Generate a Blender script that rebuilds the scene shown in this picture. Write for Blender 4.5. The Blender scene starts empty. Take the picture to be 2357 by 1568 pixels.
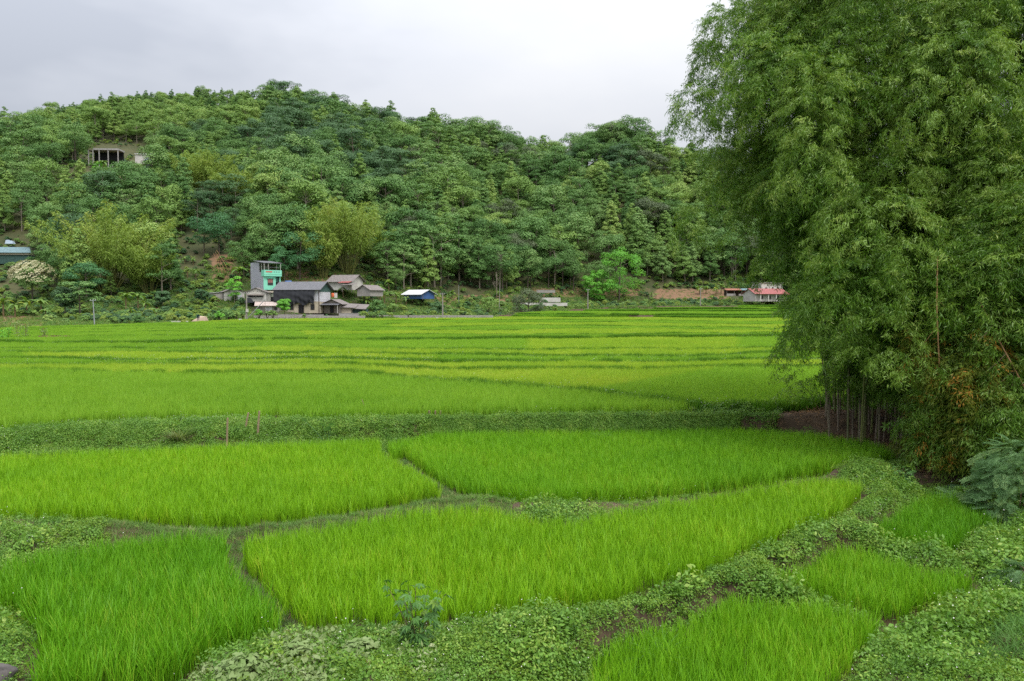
import bpy, bmesh, math, random
import numpy as np
from mathutils import Vector, Matrix, Euler

# ---------------------------------------------------------------- camera
F, CX, CY, HORIZON, EYE = 1833.2, 1178.5, 784.0, 695.0, 6.2
PITCH = math.atan((CY - HORIZON) / F)
scene = bpy.context.scene
COL = scene.collection
cam_data = bpy.data.cameras.new('camera')
cam_data.lens = 28.0
cam_data.sensor_width = 36.0
cam_data.clip_start = 0.1
cam_data.clip_end = 6000.0
cam = bpy.data.objects.new('camera', cam_data)
COL.objects.link(cam)
cam.location = (0, 0, EYE)
cam.rotation_euler = (math.pi / 2 - PITCH, 0, 0)
scene.camera = cam

# ---------------------------------------------------------------- world: overcast sky
SUN_EL, SUN_AZ = math.radians(58), math.radians(150)   # azimuth from +Y, clockwise
world = bpy.data.worlds.new('World')
scene.world = world
world.use_nodes = True
wn, wl = world.node_tree.nodes, world.node_tree.links
wn.clear()
w_out = wn.new('ShaderNodeOutputWorld')
w_bg = wn.new('ShaderNodeBackground')
w_bg.inputs['Strength'].default_value = 0.1
wl.new(w_bg.outputs[0], w_out.inputs[0])
sky = wn.new('ShaderNodeTexSky')
sky.sky_type = 'NISHITA'
sky.sun_disc = False
sky.sun_elevation = SUN_EL
sky.sun_rotation = SUN_AZ
geo = wn.new('ShaderNodeTexCoord')
sep = wn.new('ShaderNodeSeparateXYZ')
wl.new(geo.outputs['Generated'], sep.inputs[0])
# overcast luminance grows from the horizon to the zenith
ele = wn.new('ShaderNodeMapRange')
ele.inputs['From Min'].default_value = 0.0
ele.inputs['From Max'].default_value = 1.0
ele.inputs['To Min'].default_value = 3.2
ele.inputs['To Max'].default_value = 16.5
wl.new(sep.outputs['Z'], ele.inputs['Value'])
nz1 = wn.new('ShaderNodeTexNoise')
nz1.inputs['Scale'].default_value = 1.7
nz1.inputs['Detail'].default_value = 5.0
nz1.inputs['Roughness'].default_value = 0.52
wmap = wn.new('ShaderNodeMapping')
wmap.inputs['Location'].default_value = (0.35, 0.2, 0.55)
wmap.inputs['Scale'].default_value = (1.0, 1.0, 2.4)
wl.new(geo.outputs['Generated'], wmap.inputs['Vector'])
wl.new(wmap.outputs[0], nz1.inputs['Vector'])
# heavier, bluer cloud lies to the west (left), thinner cloud to the east
gradx = wn.new('ShaderNodeMath'); gradx.operation = 'MULTIPLY_ADD'
gradx.inputs[1].default_value = 0.42
gradx.inputs[2].default_value = 0.0
wl.new(sep.outputs['X'], gradx.inputs[0])
addn = wn.new('ShaderNodeMath'); addn.operation = 'ADD'
wl.new(nz1.outputs['Fac'], addn.inputs[0])
wl.new(gradx.outputs[0], addn.inputs[1])
cramp = wn.new('ShaderNodeValToRGB')
els = cramp.color_ramp.elements
els[0].position = 0.24; els[0].color = (0.55, 0.585, 0.66, 1)
els[1].position = 0.7; els[1].color = (0.92, 0.93, 0.955, 1)
e = els.new(0.44); e.color = (0.79, 0.815, 0.875, 1)
wl.new(addn.outputs[0], cramp.inputs[0])
cmul = wn.new('ShaderNodeVectorMath'); cmul.operation = 'SCALE'
wl.new(cramp.outputs[0], cmul.inputs[0])
wl.new(ele.outputs[0], cmul.inputs['Scale'])
wmix = wn.new('ShaderNodeMix'); wmix.data_type = 'RGBA'
wmix.inputs[0].default_value = 0.94
wl.new(sky.outputs[0], wmix.inputs[6])
wl.new(cmul.outputs[0], wmix.inputs[7])
wl.new(wmix.outputs[2], w_bg.inputs['Color'])

sun_data = bpy.data.lights.new('sun', 'SUN')
sun_data.energy = 1.5
sun_data.angle = math.radians(28)
sun_data.color = (1.0, 0.97, 0.92)
sun = bpy.data.objects.new('sun', sun_data)
COL.objects.link(sun)
sdir = Vector((math.sin(SUN_AZ) * math.cos(SUN_EL), math.cos(SUN_AZ) * math.cos(SUN_EL), math.sin(SUN_EL)))
sun.rotation_euler = sdir.to_track_quat('Z', 'Y').to_euler()

vs = scene.view_settings
vs.view_transform = 'Standard'
vs.look = 'None'
vs.exposure = 0.68
vs.gamma = 1.0
vs.use_curve_mapping = False
scene.cycles.max_bounces = 4
scene.cycles.diffuse_bounces = 2
scene.cycles.glossy_bounces = 2
scene.cycles.transmission_bounces = 2
scene.cycles.transparent_max_bounces = 4
scene.cycles.volume_bounces = 0
scene.cycles.caustics_reflective = False
scene.cycles.caustics_refractive = False
scene.cycles.use_denoising = False
scene.cycles.use_adaptive_sampling = True
scene.cycles.adaptive_threshold = 0.01

# ---------------------------------------------------------------- helpers
CP, SP = math.cos(PITCH), math.sin(PITCH)
def ray(x, y):
    a = (x - CX) / F; b = (CY - y) / F
    return (a, CP + b * SP, -SP + b * CP)
def G(x, y, z):
    d = ray(x, y); t = (z - EYE) / d[2]
    return (d[0] * t, d[1] * t, z)
def At(x, y, Y):
    d = ray(x, y); t = Y / d[1]
    return (d[0] * t, Y, EYE + d[2] * t)
def proj(p):
    """pixel column / row (2357-wide frame) of world points, arrays allowed"""
    X, Y, Z = p[0], p[1], p[2] - EYE
    fw = Y * CP - Z * SP
    up = Y * SP + Z * CP
    return CX + F * X / fw, CY - F * up / fw

rng = np.random.default_rng(7)
R = random.Random(11)

def tag(o, label=None, cat=None, group=None, kind=None):
    if label: o['label'] = label
    if cat: o['category'] = cat
    if group: o['group'] = group
    if kind: o['kind'] = kind
    return o

def empty(name, loc=(0, 0, 0), rz=0.0, label=None, cat=None, group=None, sc=1.0):
    o = bpy.data.objects.new(name, None)
    o.empty_display_size = 0.3
    COL.objects.link(o)
    o.location = loc
    o.rotation_euler = (0, 0, rz)
    o.scale = (sc, sc, sc)
    return tag(o, label, cat, group)

def obj(name, me, parent=None, loc=(0, 0, 0), rot=(0, 0, 0), sc=None):
    o = bpy.data.objects.new(name, me)
    COL.objects.link(o)
    o.location = loc
    o.rotation_euler = rot
    if sc is not None:
        o.scale = sc if hasattr(sc, '__len__') else (sc, sc, sc)
    if parent is not None:
        o.parent = parent
    return o

def mesh_np(name, verts, faces, mats, mat_idx=None, smooth=False):
    """verts (n,3); faces (m,k) array with constant k, or list of such arrays"""
    me = bpy.data.meshes.new(name)
    verts = np.asarray(verts, dtype=np.float32)
    if isinstance(faces, np.ndarray):
        faces = [faces]
    faces = [np.asarray(f, dtype=np.int32) for f in faces if len(f)]
    nl = sum(f.size for f in faces); nf = sum(len(f) for f in faces)
    me.vertices.add(len(verts)); me.vertices.foreach_set('co', verts.ravel())
    me.loops.add(nl); me.polygons.add(nf)
    me.loops.foreach_set('vertex_index', np.concatenate([f.ravel() for f in faces]))
    ks = np.concatenate([np.full(len(f), f.shape[1], dtype=np.int32) for f in faces])
    starts = np.concatenate([[0], np.cumsum(ks)[:-1]]).astype(np.int32)
    me.polygons.foreach_set('loop_start', starts)
    if mat_idx is not None:
        me.polygons.foreach_set('material_index', np.asarray(mat_idx, dtype=np.int32))
    if smooth:
        me.polygons.foreach_set('use_smooth', np.ones(nf, dtype=bool))
    for m in (mats if isinstance(mats, (list, tuple)) else [mats]):
        me.materials.append(m)
    me.update(calc_edges=True)
    return me

class MB:
    """collects boxes, prisms and tubes and builds ONE mesh"""
    def __init__(self):
        self.v, self.f = [], []
    def raw(self, vs, fs):
        b = len(self.v)
        self.v += [tuple(p) for p in vs]
        self.f += [tuple(i + b for i in f) for f in fs]
        return self
    def box(self, x0, x1, y0, y1, z0, z1):
        return self.raw([(x0, y0, z0), (x1, y0, z0), (x1, y1, z0), (x0, y1, z0), (x0, y0, z1), (x1, y0, z1), (x1, y1, z1), (x0, y1, z1)],
                        [(3, 2, 1, 0), (4, 5, 6, 7), (0, 1, 5, 4), (1, 2, 6, 5), (2, 3, 7, 6), (3, 0, 4, 7)])
    def hexa(self, b4, t4):
        return self.raw(list(b4) + list(t4), [(3, 2, 1, 0), (4, 5, 6, 7), (0, 1, 5, 4), (1, 2, 6, 5), (2, 3, 7, 6), (3, 0, 4, 7)])
    def slab(self, a, b, c, d, t):
        """thick sheet from the four top corners, thickness t downwards"""
        return self.hexa([(p[0], p[1], p[2] - t) for p in (a, b, c, d)], (a, b, c, d))
    def prism(self, pts, y0, y1):
        """polygon in xz, extruded along y"""
        n = len(pts)
        vs = [(x, y0, z) for x, z in pts] + [(x, y1, z) for x, z in pts]
        fs = [tuple(range(n)), tuple(range(2 * n - 1, n - 1, -1))]
        fs += [((i + 1) % n, i, n + i, n + (i + 1) % n) for i in range(n)]
        return self.raw(vs, fs)
    def tube(self, pts, rad, n=6, cap=True):
        pts = [Vector(p) for p in pts]
        if not hasattr(rad, '__len__'): rad = [rad] * len(pts)
        base = len(self.v)
        for i, p in enumerate(pts):
            t = (pts[min(i + 1, len(pts) - 1)] - pts[max(i - 1, 0)]).normalized()
            a = t.orthogonal().normalized() if abs(t.z) < 0.99 else Vector((1, 0, 0)).cross(t).normalized()
            if abs(t.z) >= 0.5:
                a = (Vector((1, 0, 0)) - t * t.x).normalized()
            b = t.cross(a)
            for k in range(n):
                an = 2 * math.pi * k / n
                q = p + (a * math.cos(an) + b * math.sin(an)) * rad[i]
                self.v.append(tuple(q))
        for i in range(len(pts) - 1):
            for k in range(n):
                a0 = base + i * n + k; a1 = base + i * n + (k + 1) % n
                self.f.append((a0, a1, a1 + n, a0 + n))
        if cap:
            self.f.append(tuple(base + k for k in range(n))[::-1])
            self.f.append(tuple(base + (len(pts) - 1) * n + k for k in range(n)))
        return self
    def mesh(self, name, mat, smooth=False):
        me = bpy.data.meshes.new(name)
        me.from_pydata(self.v, [], self.f)
        for m in (mat if isinstance(mat, (list, tuple)) else [mat]): me.materials.append(m)
        if smooth:
            me.polygons.foreach_set('use_smooth', [True] * len(me.polygons))
        me.update()
        return me
    def build(self, name, mat, parent=None, smooth=False, loc=(0, 0, 0)):
        return obj(name, self.mesh(name, mat, smooth), parent, loc)

def copy_thing(o, loc, rz, sc, label=None, group=None):
    c = o.copy(); COL.objects.link(c)
    c.location = loc; c.rotation_euler = (0, 0, rz); c.scale = (sc, sc, sc) if not hasattr(sc, '__len__') else sc
    if label: c['label'] = label
    if group: c['group'] = group
    for ch in o.children:
        k = ch.copy(); COL.objects.link(k); k.parent = c
        for g in ch.children:
            q = g.copy(); COL.objects.link(q); q.parent = k
    return c

# ---- 2-D noise
def vnoise(x, y, seed=0):
    x = np.asarray(x, float); y = np.asarray(y, float)
    xi = np.floor(x).astype(np.int64); yi = np.floor(y).astype(np.int64)
    xf = x - xi; yf = y - yi
    def h(a, b):
        n = (a * 374761393 + b * 668265263 + seed * 974711) & 0x7fffffff
        n = ((n ^ (n >> 13)) * 1274126177) & 0x7fffffff
        return ((n ^ (n >> 16)) & 0xffff) / 65535.0
    u = xf * xf * (3 - 2 * xf); v = yf * yf * (3 - 2 * yf)
    return (h(xi, yi) * (1 - u) + h(xi + 1, yi) * u) * (1 - v) + (h(xi, yi + 1) * (1 - u) + h(xi + 1, yi + 1) * u) * v
def fbm(x, y, seed=0, o=3):
    s = 0; a = 0.5; t = 0
    for i in range(o):
        s = s + a * vnoise(np.asarray(x) * 2 ** i, np.asarray(y) * 2 ** i, seed + i); t += a; a *= 0.5
    return s / t
def sstep(a, b, x):
    t = np.clip((np.asarray(x, float) - a) / (b - a), 0, 1)
    return t * t * (3 - 2 * t)

# ---- polygon tests
def inside(poly, X, Y):
    r = np.zeros(X.shape, bool); n = len(poly)
    for i in range(n):
        x1, y1 = poly[i]; x2, y2 = poly[(i + 1) % n]
        if y1 == y2: continue
        c = (y1 > Y) != (y2 > Y)
        r ^= c & (X < (x2 - x1) * (Y - y1) / (y2 - y1) + x1)
    return r
def edge_dist(poly, X, Y):
    d = np.full(X.shape, 1e9); n = len(poly)
    for i in range(n):
        x1, y1 = poly[i]; x2, y2 = poly[(i + 1) % n]
        dx, dy = x2 - x1, y2 - y1; L = dx * dx + dy * dy + 1e-12
        t = np.clip(((X - x1) * dx + (Y - y1) * dy) / L, 0, 1)
        d = np.minimum(d, np.hypot(X - x1 - t * dx, Y - y1 - t * dy))
    return d

# ---------------------------------------------------------------- materials
def nmat(name):
    m = bpy.data.materials.new(name); m.use_nodes = True
    nt = m.node_tree; nt.nodes.clear()
    return m, nt.nodes, nt.links

def foliage(name, c1, c2, c3=None, trans=0.3, rough=0.55, spec=0.25, nscale=0.6, tint_amt=0.5, tcol=None):
    """leaf material: colour varies per leaf, per plant and in soft patches"""
    m, N, L = nmat(name)
    out = N.new('ShaderNodeOutputMaterial')
    gi = N.new('ShaderNodeNewGeometry')
    oi = N.new('ShaderNodeObjectInfo')
    tex = N.new('ShaderNodeTexNoise'); tex.inputs['Scale'].default_value = nscale; tex.inputs['Detail'].default_value = 2
    L.new(gi.outputs['Position'], tex.inputs['Vector'])
    ma = N.new('ShaderNodeMath'); ma.operation = 'MULTIPLY_ADD'; ma.inputs[1].default_value = 0.45; ma.inputs[2].default_value = -0.22
    L.new(gi.outputs['Random Per Island'], ma.inputs[0])
    mb = N.new('ShaderNodeMath'); mb.operation = 'MULTIPLY_ADD'; mb.inputs[1].default_value = tint_amt
    L.new(oi.outputs['Random'], mb.inputs[0]); L.new(ma.outputs[0], mb.inputs[2])
    mc = N.new('ShaderNodeMath'); mc.operation = 'MULTIPLY_ADD'; mc.inputs[1].default_value = 0.9
    L.new(tex.outputs['Fac'], mc.inputs[0]); L.new(mb.outputs[0], mc.inputs[2])
    mr = N.new('ShaderNodeMapRange'); mr.inputs['From Min'].default_value = 0.2; mr.inputs['From Max'].default_value = 0.75 + tint_amt * 0.6
    L.new(mc.outputs[0], mr.inputs['Value'])
    ramp = N.new('ShaderNodeValToRGB')
    el = ramp.color_ramp.elements
    el[0].color = (*c1, 1); el[1].color = (*c2, 1)
    if c3 is not None:
        el[0].position = 0.0
        k = el.new(0.9); k.color = (*c2, 1)
        el[len(el) - 1].color = (*c3, 1); el[len(el) - 1].position = 1.0
    L.new(mr.outputs[0], ramp.inputs[0])
    p = N.new('ShaderNodeBsdfPrincipled')
    p.inputs['Roughness'].default_value = rough
    p.inputs['Specular IOR Level'].default_value = spec
    L.new(ramp.outputs[0], p.inputs['Base Color'])
    tr = N.new('ShaderNodeBsdfTranslucent')
    hs = N.new('ShaderNodeMix'); hs.data_type = 'RGBA'; hs.blend_type = 'MULTIPLY'; hs.inputs[0].default_value = 1.0
    hs.inputs[7].default_value = (*(tcol or (1.25, 1.2, 0.6)), 1)
    L.new(ramp.outputs[0], hs.inputs[6]); L.new(hs.outputs[2], tr.inputs['Color'])
    mx = N.new('ShaderNodeMixShader'); mx.inputs[0].default_value = trans
    L.new(p.outputs[0], mx.inputs[1]); L.new(tr.outputs[0], mx.inputs[2])
    L.new(mx.outputs[0], out.inputs[0])
    return m

def solid(name, col, col2=None, rough=0.8, scale=3.0, detail=5, bump=0.0, bscale=None, metal=0.0, spec=0.3, stretch=None, contrast=(0.3, 0.7)):
    m, N, L = nmat(name)
    out = N.new('ShaderNodeOutputMaterial'); p = N.new('ShaderNodeBsdfPrincipled')
    p.inputs['Roughness'].default_value = rough; p.inputs['Metallic'].default_value = metal; p.inputs['Specular IOR Level'].default_value = spec
    L.new(p.outputs[0], out.inputs[0])
    tc = N.new('ShaderNodeTexCoord'); mp = N.new('ShaderNodeMapping')
    if stretch: mp.inputs['Scale'].default_value = stretch
    L.new(tc.outputs['Object'], mp.inputs[0])
    t = N.new('ShaderNodeTexNoise'); t.inputs['Scale'].default_value = scale; t.inputs['Detail'].default_value = detail; t.inputs['Roughness'].default_value = 0.62
    L.new(mp.outputs[0], t.inputs['Vector'])
    r = N.new('ShaderNodeValToRGB'); el = r.color_ramp.elements
    c2 = col2 or tuple(c * 0.72 for c in col)
    el[0].position, el[1].position = contrast
    el[0].color = (*c2, 1); el[1].color = (*col, 1)
    L.new(t.outputs['Fac'], r.inputs[0]); L.new(r.outputs[0], p.inputs['Base Color'])
    if bump:
        b = N.new('ShaderNodeBump'); b.inputs['Strength'].default_value = bump; b.inputs['Distance'].default_value = 0.05
        t2 = N.new('ShaderNodeTexNoise'); t2.inputs['Scale'].default_value = bscale or scale * 4; t2.inputs['Detail'].default_value = 6
        L.new(mp.outputs[0], t2.inputs['Vector']); L.new(t2.outputs['Fac'], b.inputs['Height']); L.new(b.outputs[0], p.inputs['Normal'])
    return m

def sheet(name, col, col2, axis='X', freq=12.0, rough=0.5, metal=0.0, scale=1.2):
    """corrugated sheet: fine ribs as relief, blotchy weathering as colour"""
    m = solid(name, col, col2, rough=rough, scale=scale, metal=metal)
    N, L = m.node_tree.nodes, m.node_tree.links
    p = [n for n in N if n.type == 'BSDF_PRINCIPLED'][0]; mp = [n for n in N if n.type == 'MAPPING'][0]
    w = N.new('ShaderNodeTexWave'); w.inputs['Scale'].default_value = freq; w.bands_direction = axis
    b = N.new('ShaderNodeBump'); b.inputs['Strength'].default_value = 0.7; b.inputs['Distance'].default_value = 0.03
    L.new(mp.outputs[0], w.inputs['Vector']); L.new(w.outputs['Fac'], b.inputs['Height']); L.new(b.outputs[0], p.inputs['Normal'])
    return m

M = {}
M['mud'] = solid('wet_mud', (0.075, 0.05, 0.028), (0.035, 0.025, 0.014), rough=0.35, scale=1.5, bump=0.4)
M['soil'] = solid('brown_soil', (0.125, 0.085, 0.052), (0.06, 0.042, 0.026), rough=0.95, scale=0.8, bump=0.6)
M['redsoil'] = solid('red_soil', (0.36, 0.19, 0.09), (0.2, 0.11, 0.055), rough=0.95, scale=0.5, bump=0.5, contrast=(0.35, 0.65))
M['hillsoil'] = solid('hill_soil', (0.065, 0.06, 0.025), (0.022, 0.032, 0.01), rough=0.95, scale=0.09, detail=6)
M['rice_yellow'] = foliage('rice_yellow_green', (0.15, 0.355, 0.01), (0.26, 0.5, 0.0125), (0.37, 0.5, 0.03), trans=0.16, nscale=0.22, tint_amt=0.4, rough=0.5)
M['rice_mid'] = foliage('rice_fresh_green', (0.12, 0.325, 0.01), (0.215, 0.46, 0.0125), (0.31, 0.48, 0.03), trans=0.16, nscale=0.22, tint_amt=0.4, rough=0.5)
M['rice_deep'] = foliage('rice_deep_green', (0.085, 0.27, 0.008), (0.165, 0.4, 0.013), (0.27, 0.44, 0.03), trans=0.16, nscale=0.25, tint_amt=0.4, rough=0.45)
M['rice_dark'] = foliage('rice_dark_green', (0.0688, 0.206, 0.0125), (0.15, 0.312, 0.0175), None, trans=0.3, nscale=0.2, tint_amt=0.25, rough=0.5)
M['rice_far_yellow'] = foliage('far_rice_yellow_lit', (0.24, 0.43, 0.035), (0.4, 0.56, 0.055), (0.5, 0.57, 0.09), trans=0.4, nscale=0.12, tint_amt=0.25, rough=0.5)  # far copies of the rice greens, brightened in place of light on the tips
M['rice_far_mid'] = foliage('far_rice_mid_lit', (0.18, 0.38, 0.03), (0.3, 0.51, 0.05), None, trans=0.4, nscale=0.12, tint_amt=0.25, rough=0.5)
M['rice_far_dark'] = foliage('far_rice_dark_lit', (0.11, 0.29, 0.02), (0.2, 0.42, 0.03), None, trans=0.35, nscale=0.12, tint_amt=0.25, rough=0.5)
M['weed'] = foliage('weed_leaf', (0.08, 0.2, 0.022), (0.195, 0.365, 0.05), (0.31, 0.44, 0.08), trans=0.28, nscale=1.2, tint_amt=0.45, rough=0.5, spec=0.35)
M['weed_pale'] = foliage('pale_weed_leaf', (0.15, 0.25, 0.06), (0.3, 0.38, 0.16), (0.42, 0.46, 0.26), trans=0.25, nscale=1.5, rough=0.6)
M['path_grass'] = foliage('path_grass', (0.08, 0.16, 0.03), (0.17, 0.27, 0.07), (0.27, 0.3, 0.12), trans=0.25, nscale=1.0, rough=0.6)
M['fine_grass'] = foliage('fine_grass', (0.07, 0.18, 0.03), (0.14, 0.3, 0.06), None, trans=0.28, nscale=1.0, rough=0.55)
M['dry_grass'] = foliage('dry_stalk', (0.25, 0.19, 0.08), (0.38, 0.3, 0.15), None, trans=0.15, nscale=1.0, rough=0.8)
M['petal'] = solid('white_petal', (0.8, 0.78, 0.74), (0.7, 0.66, 0.6), rough=0.7, scale=2)
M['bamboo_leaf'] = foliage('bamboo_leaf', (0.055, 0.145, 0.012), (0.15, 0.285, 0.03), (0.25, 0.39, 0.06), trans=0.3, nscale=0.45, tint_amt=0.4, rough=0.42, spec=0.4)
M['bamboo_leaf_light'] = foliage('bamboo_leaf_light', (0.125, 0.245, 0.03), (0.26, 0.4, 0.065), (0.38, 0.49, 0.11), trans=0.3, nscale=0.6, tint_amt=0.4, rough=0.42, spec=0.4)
M['bamboo_leaf_yellow'] = foliage('bamboo_leaf_yellowing', (0.06, 0.13, 0.012), (0.19, 0.22, 0.025), (0.42, 0.2, 0.03), trans=0.28, nscale=0.9, tint_amt=0.6, rough=0.5)
M['culm'] = solid('bamboo_culm', (0.2, 0.22, 0.05), (0.1, 0.1, 0.04), rough=0.45, scale=2.0, stretch=(1, 1, 0.4))
M['culm_old'] = solid('old_bamboo_culm', (0.3, 0.24, 0.17), (0.13, 0.1, 0.07), rough=0.6, scale=3.0)
M['culm_dry'] = solid('dry_bamboo_culm', (0.42, 0.25, 0.11), (0.28, 0.16, 0.07), rough=0.5, scale=2.0, stretch=(1, 1, 0.3))
M['twig'] = solid('brown_twig', (0.22, 0.15, 0.09), (0.12, 0.08, 0.05), rough=0.85, scale=4)
M['bark'] = solid('tree_bark', (0.16, 0.13, 0.10), (0.075, 0.06, 0.045), rough=0.9, scale=1.5, stretch=(1, 1, 0.25))
M['bark_pale'] = solid('pale_bark', (0.34, 0.29, 0.23), (0.2, 0.17, 0.13), rough=0.85, scale=1.5, stretch=(1, 1, 0.25))
# ---------------------------------------------------------------- scattering (uncountable plants only)
_groups = {}
def scatter_tree(protos):
    key = tuple(p.name for p in protos)
    if key in _groups: return _groups[key]
    g = bpy.data.node_groups.new('scatter', 'GeometryNodeTree')
    g.interface.new_socket('Geometry', in_out='INPUT', socket_type='NodeSocketGeometry')
    g.interface.new_socket('Geometry', in_out='OUTPUT', socket_type='NodeSocketGeometry')
    N, L = g.nodes, g.links
    gi = N.new('NodeGroupInput'); go = N.new('NodeGroupOutput')
    iop = N.new('GeometryNodeInstanceOnPoints')
    L.new(gi.outputs[0], iop.inputs['Points'])
    jg = N.new('GeometryNodeJoinGeometry')
    for p in reversed(protos):           # join lists the last link first
        oi = N.new('GeometryNodeObjectInfo'); oi.inputs['Object'].default_value = p
        oi.inputs['As Instance'].default_value = False
        g2i = N.new('GeometryNodeGeometryToInstance')
        L.new(oi.outputs['Geometry'], g2i.inputs[0]); L.new(g2i.outputs[0], jg.inputs[0])
    L.new(jg.outputs[0], iop.inputs['Instance'])
    iop.inputs['Pick Instance'].default_value = True
    for nm, ty, sock in (('idx', 'INT', 'Instance Index'), ('rot', 'FLOAT_VECTOR', 'Rotation'), ('scl', 'FLOAT_VECTOR', 'Scale')):
        a = N.new('GeometryNodeInputNamedAttribute'); a.data_type = ty; a.inputs['Name'].default_value = nm
        L.new(a.outputs['Attribute'], iop.inputs[sock])
    L.new(iop.outputs[0], go.inputs[0])
    _groups[key] = g
    return g

def proto(name, me):
    return bpy.data.objects.new(name, me)      # kept out of the scene, only a source of geometry

def scatter(name, pts, rot, scl, idx, protos, parent=None, base=(0, 0, 0)):
    n = len(pts)
    me = bpy.data.meshes.new(name)
    me.vertices.add(n)
    me.vertices.foreach_set('co', (np.asarray(pts, np.float32) - np.asarray(base, np.float32)).ravel())
    def att(nm, ty, v, key):
        a = me.attributes.new(nm, ty, 'POINT'); a.data.foreach_set(key, v)
    att('idx', 'INT', np.asarray(idx, np.int32), 'value')
    att('rot', 'FLOAT_VECTOR', np.asarray(rot, np.float32).ravel(), 'vector')
    scl = np.asarray(scl, np.float32)
    if scl.ndim == 1: scl = np.repeat(scl[:, None], 3, 1)
    att('scl', 'FLOAT_VECTOR', scl.ravel(), 'vector')
    o = obj(name, me, parent)
    if parent is None: o.location = base
    md = o.modifiers.new('scatter', 'NODES'); md.node_group = scatter_tree(protos)
    return o

def zrot(n, tilt=0.0):
    r = np.zeros((n, 3)); r[:, 2] = rng.uniform(0, 2 * math.pi, n)
    if tilt: r[:, 0] = rng.normal(0, tilt, n); r[:, 1] = rng.normal(0, tilt, n)
    return r

# ---- grass-like blades
def blades(n, spread, hmin, hmax, width, segs=3, lean=(0.03, 0.3), curl=(0.0, 0.35), r=None, droop=0.0):
    r = r or rng
    bx = r.uniform(-spread, spread, n); by = r.uniform(-spread, spread, n)
    az = r.uniform(0, 2 * math.pi, n); Ln = r.uniform(hmin, hmax, n)
    le = r.uniform(*lean, n); cu = r.uniform(*curl, n) ; tw = az + math.pi / 2 + r.normal(0, 0.7, n)
    V = []; Fq = []; Ft = []
    ss = np.linspace(0, 1, segs + 1)
    per = 2 * segs + 1
    allv = np.zeros((n, per, 3))
    for i, s in enumerate(ss):
        out = Ln * (np.sin(le) * s + cu * s ** 2.2)
        z = Ln * (np.cos(le) * s - (0.45 * cu + droop) * s ** 2.6)
        px = bx + np.cos(az) * out; py = by + np.sin(az) * out
        w = width * (1 - 0.45 * s) * (0.55 + 0.45 * min(1, s * 4)) / 2
        if i < segs:
            allv[:, 2 * i] = np.stack([px - np.cos(tw) * w, py - np.sin(tw) * w, z], 1)
            allv[:, 2 * i + 1] = np.stack([px + np.cos(tw) * w, py + np.sin(tw) * w, z], 1)
        else:
            allv[:, 2 * i] = np.stack([px, py, z], 1)
    b = np.arange(n)[:, None] * per
    q = np.concatenate([b + np.array([[2 * i, 2 * i + 1, 2 * i + 3, 2 * i + 2]]) for i in range(segs - 1)]) if segs > 1 else np.zeros((0, 4), int)
    t = b + np.array([[2 * segs - 2, 2 * segs - 1, 2 * segs]])
    return allv.reshape(-1, 3), [q, t]

def merge(parts):
    V = []; Q = {}; off = 0
    for v, fs in parts:
        V.append(v)
        for f in fs:
            if len(f): Q.setdefault(f.shape[1], []).append(f + off)
        off += len(v)
    return np.concatenate(V), [np.concatenate(x) for x in Q.values()]

def rice_hill(mat, seed, h=0.69):
    r = np.random.default_rng(seed)
    v, f = blades(20, 0.055, h * 0.5, h * 1.03, 0.0125, 3, (0.02, 0.24), (0.02, 0.3), r)
    return proto('rice_hill_source', mesh_np('rice_hill', v, f, M[mat]))
def rice_patch(mat, seed, size, nh, per, h, width):
    r = np.random.default_rng(seed)
    parts = []
    for k in range(nh):
        v, f = blades(per, 0.07, h * 0.6, h * 1.03, width, 2, (0.02, 0.24), (0.02, 0.25), r)
        v = v * np.array([1, 1, r.uniform(0.9, 1.08)]) + np.array([r.uniform(-size / 2, size / 2), r.uniform(-size / 2, size / 2), 0])
        parts.append((v, f))
    v, f = merge(parts)
    return proto('rice_patch_source', mesh_np('rice_patch', v, f, M[mat]))
RICE_NEAR = {m: [rice_hill(m, 100 + i) for i in range(5)] for m in ('rice_yellow', 'rice_mid', 'rice_deep')}
RICE_MID = {m: [rice_patch(m.replace('rice_', 'rice_far_'), 200 + i, 0.45, 6, 7, 0.72, 0.024) for i in range(4)] for m in ('rice_yellow', 'rice_mid', 'rice_dark')}
RICE_FAR = {m: [rice_patch(m.replace('rice_', 'rice_far_'), 300 + i, 1.3, 42, 5, 0.68, 0.05) for i in range(4)] for m in ('rice_yellow', 'rice_mid', 'rice_dark')}

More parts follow.
